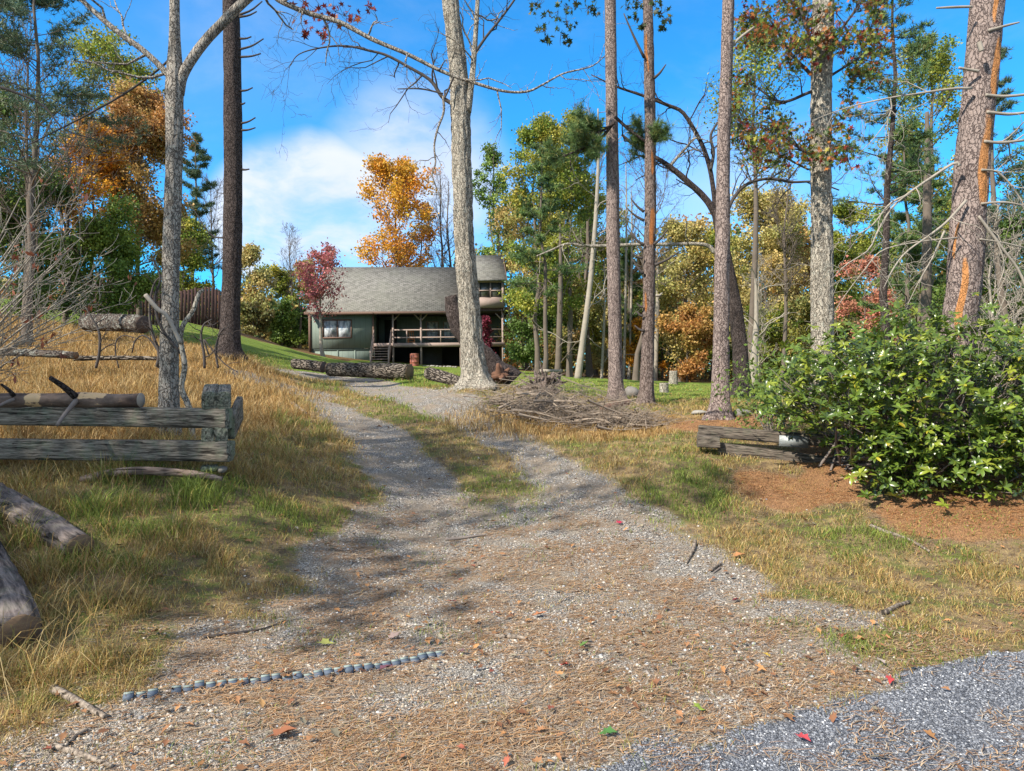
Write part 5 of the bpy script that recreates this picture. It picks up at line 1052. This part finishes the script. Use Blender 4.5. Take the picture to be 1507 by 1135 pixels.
# wild stems around the left mound
rng = rs(46)
for k, (pts, w) in enumerate([([(146, 520), (146, 490), (135, 468), (126, 452)], 4), ([(234, 518), (224, 490), (220, 455), (226, 420), (238, 405)], 5), ([(234, 520), (215, 495), (200, 500), (194, 520)], 3), ([(300, 520), (296, 495), (300, 478), (312, 470)], 4), ([(318, 520), (322, 495), (330, 482)], 3), ([(170, 520), (172, 500), (185, 494), (205, 500)], 2), ([(300, 500), (310, 512), (330, 535), (350, 548)], 2.5)]):
    p0 = Pd(*pts[0], 12.5+k*.2); t = thing('dead_bramble', (p0[0], p0[1], G(p0[0], p0[1])), ['short crooked dark stem left of the hollow log end', 'tall crooked dark stem before the hollow log mouth', 'arched dark stem under the hollow log', 'dark curved stem left of the dark pine foot', 'short dark stem touching the dark pine foot', 'low twig loop in the dry grass below the hollow log', 'low arching bramble before the dark pine foot'][k], 'stem')
    pts = [(pts[0][0]-5+k*2, pts[0][1]+22, w)]+[(a_, b_, w*(1-.15*j)) for j, (a_, b_) in enumerate(pts)]; limb(t, pts, 12.5+k*.2, M['twig_dark'], 'stem', 5, 400+k, m=20, tw_len=.4)

# ------------------------------------------------------------------ grass, needles, stones, leaves
def blades(rng, x, y, h, w, col, lean=.5, flat=0.0):
    m = len(x); z = H(x, y); a = rng.uniform(0, 2*np.pi, m); d = np.stack([np.cos(a), np.sin(a), a*0], -1); b = rng.uniform(0, 2*np.pi, m); s = np.stack([np.cos(b), np.sin(b), b*0], -1)*(w/2)[:, None]
    P = np.stack([x, y, z-.01], -1); le = (lean*rng.uniform(.2, 1.4, m))[:, None]; hh = h[:, None]; up = np.array([0, 0, 1.])
    mid = P+up*hh*.55+d*hh*le*.35; tip = P+up*hh*(.95-.45*le*.6)+d*hh*le*.95
    V = np.stack([P-s, P+s, mid+s*.8, mid-s*.8, tip], 1).reshape(-1, 3); b_ = np.arange(m)[:, None]*5
    return V, (b_+np.array([0, 1, 2, 3])), (b_+np.array([3, 2, 4])), np.repeat(col, 5, 0)
def scatter(rng, n, r0, r1, a0=-44, a1=44, pw=0.0):
    r = np.exp(rng.uniform(math.log(r0), math.log(r1), n)); a = np.radians(rng.uniform(a0, a1, n)); return r*np.sin(a), r*np.cos(a)
GP = np.array([(.15, .20, .035), (.24, .28, .05), (.10, .14, .03)]); DP = np.array([(.50, .35, .12), (.40, .25, .08), (.50, .38, .18), (.27, .16, .06), (.30, .27, .08)])
SP = np.array([(.56, .38, .15), (.40, .24, .075), (.55, .40, .19), (.30, .16, .05), (.26, .19, .07)])
rng = rs(51)
n_ = 620000; x, y = scatter(rng, n_, 2.6, 30); z_ = zones(x, y)
pn = fbm(np.stack([x*.9, y*.9, x*0], -1), 3, 11); pc = fbm(np.stack([x*4, y*4, x*0], -1), 2, 12)
dens = (1-z_['grav']*.96)*(1-z_['road'])*(1-z_['ned']*.75)*np.clip(.35+2.2*(pc-.3), .35, 1)
k = rng.uniform(size=n_) < dens; x, y, pn, pc = x[k], y[k], pn[k], pc[k]; z_ = {a: b[k] for a, b in z_.items()}; m_ = len(x)
gf = np.clip((pn-.44)*5+z_['lawn']*1.2-.15-z_['straw']*2+.15*rng.normal(size=m_), .05, .95); isg = rng.uniform(size=m_) < gf
col = np.where(isg[:, None], GP[rng.randint(0, 3, m_)]*1.15, DP[rng.randint(0, 5, m_)]); col = np.where((z_['straw'] > .5)[:, None], SP[rng.randint(0, 5, m_)], col); col = np.where((z_['lawn'] > .5)[:, None], np.where(rng.uniform(size=(m_, 1)) < .75, GP[rng.randint(0, 3, m_)]*1.5, DP[rng.randint(0, 5, m_)]), col)*rng.uniform(.65, 1.25, (m_, 1))
rr = np.hypot(x, y); hgt = (.035+.05*rng.uniform(size=m_)**2+.05*np.clip(pn-.5, 0, 1)*2)*(1-.45*z_['lawn'])*(1-.5*np.clip(z_['ned']+z_['grav'], 0, 1))
hgt = hgt*(.8+np.where(x < -2.2, 1.2, .55)*np.clip((pc-.42)*4, 0, 1.3)*(1-.6*(dist_poly(x, y, CEN) < .8)))
hgt = hgt*(1+.9*sst(-x-2.2, 0, 2)*(1-sst(y, 10, 14))*(1-z_['lawn']))
wd = .0016+.00055*rr
V, F4, F3, cc_ = blades(rng, x, y, hgt*(1+.02*rr), wd, col, .9); tag(mk('short_grass', V, [F4, F3], M['grass'], col=cc_), kind='stuff')
# tall dry grass
n_ = 230000; x, y = scatter(rng, n_, 4.5, 27, -44, 12); z_ = zones(x, y); pc = fbm(np.stack([x*1.6, y*1.6, x*0], -1), 3, 15)
near_l = sst(-x-2.3, 0, .8)*sst(y, 2.8, 3.6)*(1-sst(y, 6.2, 7))*.09
k = rng.uniform(size=n_) < np.maximum(z_['straw']*np.clip((pc-.3)*3, .12, 1), near_l); x, y, pc = x[k], y[k], pc[k]; m_ = len(x); rr = np.hypot(x, y)
edge = sst(-(x-np.interp(y, [4, 6, 8, 10, 13, 16, 19, 22], [-6, -5.5, -4.3, -3.4, -3.8, -4.6, -6.5, -9])), -.8, 1.2); edge = np.where(x > -2, .45, edge)
hgt = (.13+.27*rng.uniform(size=m_)*np.clip((pc-.2)*1.8, .3, 1.2))*(.35+.65*edge); col = SP[rng.randint(0, 5, m_)]*rng.uniform(.6, 1.25, (m_, 1))
hgt = np.where((y < 8.3) & (x < -2), hgt*.6, hgt)
V, F4, F3, cc_ = blades(rng, x, y, hgt, .0018+.0005*rr, col, .8); tag(mk('tall_dry_grass', V, [F4, F3], M['grass'], col=cc_), kind='stuff')
# long seed stalks in the near left
n_ = 2600; x = rng.uniform(-4.4, -1.9, n_); y = rng.uniform(3.4, 7.0, n_); k = (fbm(np.stack([x*2, y*2, x*0], -1), 2, 5) > .48) & (x < -1.2-.28*y); x, y = x[k], y[k]; m_ = len(x)
V, F4, F3, cc_ = blades(rng, x, y, rng.uniform(.12, .42, m_), np.full(m_, .004), DP[rng.randint(0, 5, m_)]*rng.uniform(.7, 1.2, (m_, 1)), 1.3); tag(mk('grass_stalks', V, [F4, F3], M['grass'], col=cc_), kind='stuff')
# pine needles on the ground
n_ = 260000; x, y = scatter(rng, n_, 2.4, 14, -44, 44); z_ = zones(x, y); pc = fbm(np.stack([x*3, y*3, x*0], -1), 3, 17)
k = rng.uniform(size=n_) < np.clip(z_['ned']*1.0+.10+z_['grav']*.12-z_['road']*.30*(1-0), .0, 1)*np.clip((pc-.28)*3, .05, 1)*(1-z_['straw'])*(1-z_['lawn']) + z_['road']*.16*np.clip((pc-.5)*8, 0, 1); x, y = x[k], y[k]; m_ = len(x); rr = np.hypot(x, y)
a = rng.normal(.3, .8, m_); L = rng.uniform(.04, .10, m_); d = np.stack([np.cos(a), np.sin(a), rng.normal(0, .08, m_)], -1)*L[:, None]; s = np.stack([-np.sin(a), np.cos(a), a*0], -1)*(.0009+.00022*rr)[:, None]
P = np.stack([x, y, H(x, y)+rng.uniform(.003, .014, m_)], -1); c = P+d*.5+s*rng.uniform(-6, 6, (m_, 1)); V = np.stack([P-s, P+s, c+s, c-s, P+d], 1).reshape(-1, 3); b_ = np.arange(m_)[:, None]*5
NPO = np.array([(.50, .20, .06), (.42, .15, .045), (.58, .29, .11), (.26, .10, .04), (.46, .24, .10)])
NP = np.array([(.40, .22, .10), (.30, .16, .07), (.44, .30, .17), (.19, .115, .07), (.36, .29, .21)]); col = np.where((zones(x, y)['ned'] > .75)[:, None], NPO[rng.randint(0, 5, m_)], NP[rng.randint(0, 5, m_)])*rng.uniform(.6, 1.2, (m_, 1))
tag(mk('pine_needles', V, [b_+np.array([0, 1, 2, 3]), b_+np.array([3, 2, 4])], M['litter'], col=np.repeat(col, 5, 0)), kind='stuff')
# loose stones
def pebbles(name, x, y, r, col, sink=.3):
    m = len(x); base = np.array([(1, 0, 0), (0, 1, 0), (-1, 0, 0), (0, -1, 0), (.5, .5, .62), (-.5, .5, .6), (-.5, -.5, .62), (.5, -.5, .58)], float)
    B = base[None]*(1+rng.uniform(-.3, .3, (m, 8, 1)))*r[:, None, None]; B[:, :, 2] *= rng.uniform(.6, 1.2, (m, 1)); a = rng.uniform(0, 6.28, m); c, s = np.cos(a)[:, None], np.sin(a)[:, None]
    st_ = rng.uniform(.7, 1.3, (m, 1)); X_ = B[:, :, 0]*st_; V = np.stack([X_*c-B[:, :, 1]*s, X_*s+B[:, :, 1]*c, B[:, :, 2]], -1)+np.stack([x, y, H(x, y)+r*.05], -1)[:, None]
    b_ = np.arange(m)[:, None, None]*8; F4 = (np.array([(4, 5, 6, 7)])[None]+b_).reshape(-1, 4); F3 = (np.array([(0, 1, 4), (1, 5, 4), (1, 2, 5), (2, 6, 5), (2, 3, 6), (3, 7, 6), (3, 0, 7), (0, 4, 7)])[None]+b_).reshape(-1, 3)
    tag(mk(name, V.reshape(-1, 3), [F4, F3], M['stone'], col=np.repeat(col, 8, 0)), kind='stuff')
n_ = 120000; x, y = scatter(rng, n_, 2.4, 17); z_ = zones(x, y); pc = fbm(np.stack([x*2.2, y*2.2, x*0], -1), 3, 19)
k = (rng.uniform(size=n_) < (z_['grav']*np.clip((pc-.25)*2.5, .1, 1)*(1-z_['ned']*.6)+.005)*(1-z_['lawn'])*(1-z_['straw'])) & (z_['road'] < .5); x, y = x[k], y[k]; m_ = len(x); rr = np.hypot(x, y)
GS = np.array([(.29, .265, .23), (.38, .34, .29), (.22, .20, .175), (.46, .41, .34), (.36, .29, .21), (.26, .26, .26)]); col = GS[rng.randint(0, 6, m_)]*rng.uniform(.75, 1.25, (m_, 1)); col = np.where(rng.uniform(size=(m_, 1)) < .02, .6, col)
pebbles('gravel', x, y, (.0026+.0078*rng.uniform(size=m_)**4)*(1+.05*rr), col)
n_ = 110000; x = rng.uniform(-1.2, 5.0, n_); y = rng.uniform(2.3, 5.2, n_); k = (zones(x, y)['road'] > .4) & (np.abs(x/y) < .85); x, y = x[k], y[k]; m_ = len(x)
RS_ = np.array([(.14, .147, .165), (.17, .18, .20), (.21, .22, .24), (.25, .255, .265), (.115, .12, .135)]); col = RS_[rng.randint(0, 5, m_)]*rng.uniform(.8, 1.2, (m_, 1)); col = np.where(rng.uniform(size=(m_, 1)) < .03, .6, col)
pebbles('road_chippings', x, y, .0028+.0052*rng.uniform(size=m_)**2, col)
# fallen leaves: litter, plus single noticeable ones
n_ = 4200; x, y = scatter(rng, n_, 2.9, 22); z_ = zones(x, y); k = rng.uniform(size=n_) < (.4-.3*z_['road']+.3*z_['ned'])*np.clip((fbm(np.stack([x*1.7, y*1.7, x*0], -1), 3, 23)-.38)*5, .08, 1); x, y = x[k], y[k]; m_ = len(x)
FLP = [(.30, .15, .07, 4), (.22, .10, .05, 3), (.40, .20, .08, 2), (.33, .10, .06, .3), (.30, .26, .18, 1)]; C = np.stack([x, y, H(x, y)+.02], -1)
def flatleaves(rng, C, size, col):
    V, F, c_ = lobed(rng, C*0, size, col); V = V.reshape(-1, 13, 3); m = len(C); d = unit(V[:, 6]-V[:, 0]); nrm = np.cross(V[:, 3]-V[:, 9], d); 
    a = rng.uniform(0, 6.28, m); u_ = np.stack([np.cos(a), np.sin(a), rng.normal(0, .25, m)], -1); u_ = unit(u_); w_ = unit(np.cross([0, 0, 1.], u_)+rng.normal(0, .2, (m, 3))); n2 = np.cross(u_, w_)
    ang = np.array([-180, -150, -118, -85, -60, -30, 0, 30, 60, 85, 118, 150]); rad = np.array([.55, .20, .36, .26, .46, .36, .66, .38, .44, .25, .38, .19]); X_ = np.r_[rad*np.cos(np.radians(ang)), 0]; Y__ = np.r_[rad*np.sin(np.radians(ang)), 0]
    s = (size*rng.uniform(.7, 1.2, m))[:, None, None]; V = C[:, None]+s*(u_[:, None]*X_[None, :, None]+w_[:, None]*Y__[None, :, None]*.8+np.abs(n2[:, None])*(np.abs(Y__)*.35+rng.uniform(-.05, .1, (m, 13)))[..., None]*np.array([0, 0, 1])); return V.reshape(-1, 3), F, c_
V, F, cc_ = flatleaves(rng, C, .056, palpick(rng, FLP, m_)*rng.uniform(.45, 1.0, (m_, 1))); tag(mk('leaf_litter', V, [F], M['litter'], col=cc_), kind='stuff')
LEAVES = [(760+150, 777, .09, (.38, .03, .06), 'bright crimson leaf on the pale gravel of the right wheel track'), (665, 892, .10, (.34, .09, .08), 'dull red leaf on the drive above the black strip'), (1028, 1049, .12, (.32, .42, .06), 'yellow-green lobed leaf near the road edge'), (1085, 887, .09, (.22, .04, .05), 'dark maroon leaf on the gravel at centre right'), (893, 1086, .11, (.06, .16, .04), 'dark green leaf on the gravel near the bottom edge'), (1310, 1008, .09, (.52, .06, .06), 'scarlet leaf on the edge of the blue-grey road'), (1178, 1094, .10, (.45, .06, .07), 'small red curled leaf lying on the road'), (568, 990, .11, (.17, .07, .09), 'purple-brown leaf resting against the black strip'), (678, 967, .10, (.16, .08, .09), 'purple-brown leaf just beyond the right end of the strip'), (577, 942, .10, (.36, .26, .22), 'pinkish tan leaf above the middle of the strip'), (480, 955, .10, (.36, .36, .10), 'olive yellow leaf above the black strip'), (445, 963, .10, (.06, .14, .05), 'green leaf above the left half of the strip'), (860, 955, .11, (.12, .22, .05), 'green leaf on the needles right of the strip'), (1130, 992-20, .08, (.50, .34, .05), 'yellow leaf by the grassy edge at lower right'), (1295, 980, .11, (.48, .38, .33), 'pale pinkish lobed leaf near the road edge at right'), (1270, 948, .15, (.55, .27, .12), 'long orange oak leaf in the grass at lower right'), (1085, 823, .15, (.48, .22, .09), 'large orange-brown leaf beside the green tuft at right'), (795, 911, .13, (.48, .20, .09), 'orange-brown leaf on the drive centre'), (385, 1050, .10, (.38, .22, .09), 'tan leaf on the gravel below the strip'), (410, 1092, .13, (.30, .12, .06), 'rusty curled leaf at the bottom left of the gravel'), (830, 985, .09, (.50, .09, .07), 'red leaf on needles right of the drive centre'), (1148, 1004-17, .07, (.28, .3, .06), 'small olive leaf on the gravel at lower right')]
for k, (px, py, s, c, lab) in enumerate(LEAVES):
    q = Pg(px, py); C = np.array([[0, 0, .0]]); V, F, cc_ = flatleaves(rs(600+k), C, s*.85, np.array([c])*.75); o = mk('fallen_leaf', V, [F], M['litter'], col=cc_); o.location = (q[0], q[1], G(*q)+.022); tag(o, lab, 'leaf')
# sticks
def stick(pts, w, lab, mat='stick', name='stick', lift=.4):
    P_ = np.array([[*Pg(px, py), 0] for px, py in pts]); r = w/2/FP*P_[0, 1]; P_ = catmull(P_, 24); P_[:, 2] = H(P_[:, 0], P_[:, 1])+r*lift+.006; loc = P_.mean(0); V, F3, F4 = tube(P_-loc, r*np.linspace(1, .5, 24), 9, .35, 8, int(pts[0][0]))
    o = MB().add(V, F3, F4).build(name, M[mat], smooth=True); o.location = loc; tag(o, lab, 'stick')
stick([(78, 1024), (110, 1038), (155, 1068)], 13, 'thick broken grey stick at the lower left below the strip end', 'stick')
stick([(80, 1108), (115, 1118), (165, 1140)], 11, 'grey stick crossing the bottom left edge', 'stick')
stick([(128, 1078), (112, 1090), (95, 1106)], 7, 'short forked twig between the two thick sticks at the lower left', 'stick')
stick([(1282, 776), (1300, 785), (1325, 792), (1345, 800), (1368, 815)], 6, 'wavy pale stick on the grass before the rhododendron')
stick([(1023, 800), (1020, 815), (1010, 832)], 6, 'short curved stick at the right edge of the gravel')
stick([(1045, 842), (1062, 832)], 7, 'stubby stick chunk on the gravel right of centre')
stick([(655, 795), (690, 793), (715, 790)], 5, 'thin brown twig lying across the drive centre', 'twig')
stick([(300, 938), (340, 936), (385, 928), (420, 918)], 4, 'long thin dark twig in the grass above the strip', 'twig_dark')
stick([(728, 943), (755, 942), (782, 944)], 7, 'pale thumb-thick stick on the drive right of the strip')
stick([(1300, 905), (1320, 895), (1338, 887)], 9, 'grey stick in the dead grass at lower right', 'stick')
stick([(430, 596), (442, 605), (452, 612)], 6, 'short pale stick beside the left wheel track'); stick([(1060, 838), (1050, 845)], 3, 'tiny twig beside the stubby chunk', 'twig')
# segmented black strip
A = np.array([*Pg(180, 1033)]); B = np.array([*Pg(655, 967)]); L = np.linalg.norm(B-A)
sp_ = thing('segmented_strip', (A[0], A[1], G(*A)), 'dark blue-black segmented rubber strip half buried in the gravel', 'strip', rz=math.atan2(B[1]-A[1], B[0]-A[0])); rng = rs(61); n_s = 31
M['rubber'] = m_plain('dusty_rubber', (.075, .095, .125), .7, .35, 25, .5); M['band'] = m_plain('dusty_green_band', (.22, .26, .23), .8, .4, 20, .3)
base = MB()
for k in range(n_s):
    xx = (k+.5)/n_s*L; p = A+(B-A)*(k+.5)/n_s; zz = G(*p)-sp_.location.z; ti = rng.normal(0, .02); yy = .03*math.sin(k*.24)+rng.normal(0, .006); dz = zz+rng.uniform(-.012, .006); dz -= .03*(rng.uniform() < .12)
    b_ = MB(); w_ = L/n_s*.84; hw = .032
    prof = [(-hw, -.02), (-hw, .012), (-hw*.7, .021), (hw*.7, .021), (hw, .012), (hw, -.02)]
    A_ = [(xx-w_/2, yy+a_, dz+c_) for a_, c_ in prof]; B_ = [(xx+w_/2, yy+a_+ti*.3, dz+c_) for a_, c_ in prof]; b_.prism(A_, B_).build('segment', M['rubber'], sp_)
    s2 = MB().box((xx, yy+.006, dz+.0225), (w_*.96, .02, .005), 0).build('stripe', M['band'], sp_)

# shade trees standing left of and behind the camera, out of view
bt('shade_tree', 0, -1.2, 0, 0, 'leaf', GR, 'tree left of the viewpoint whose shade falls on the near grass', 801, base=.35, x=-11.5, H_=12, nleaf=0 or 7000, ls=.22) if False else None
def shade(x, y, H_, Rw, seed, lab, n):
    FPs = Rw; t = build_tree('oak_tree', 0, y if y > .1 else .1, 0, 0, 'bare', None, lab, seed, x=x, H_=H_) if False else None
for (x_, y_, H_, Rr, sd_, nl_, lb) in [(-13.3, -1.6, 13.0, 3.7, 811, 6500, 'shade oak left of the viewpoint, outside the photo')]:
    rng = rs(sd_); gz = G(x_, y_); t = thing('shade_tree', (x_, y_, gz), lb, 'tree'); S = 9; tr = np.zeros((1, S, 3)); tr[0, :, 2] = np.linspace(-.2, H_, S); tr[0, :, 0] = rng.normal(0, .1, S); rt = (.2*np.linspace(1, .15, S))[None]
    mb = MB(); V, F = btubes(tr, rt, 10); mb.add(V, F4=F); c1, r1, _, _ = grow(rng, tr, rt, 26, .38, 1, 60, Rr, .16, .1, 7, .45); c2, r2, p2, _ = grow(rng, c1, r1, 7, .2, 1, 45, Rr*.42, .22, .06, 6, .5)
    for c, r_ in ((c1, r1), (c2, r2)): V, F = btubes(c, np.maximum(r_, .01), 5); mb.add(V, F4=F)
    mb.build('trunk', M['bark_bg'], t, True); k = rng.randint(0, len(c2), nl_); C = c2[k, rng.randint(1, 6, nl_)]+rng.normal(0, .3, (nl_, 3)); V, F, cc_ = leafquads(rng, C, .2, palpick(rng, YG, nl_), .2, .75); mk('crown', V, [F], M['leaf'], t, col=cc_)
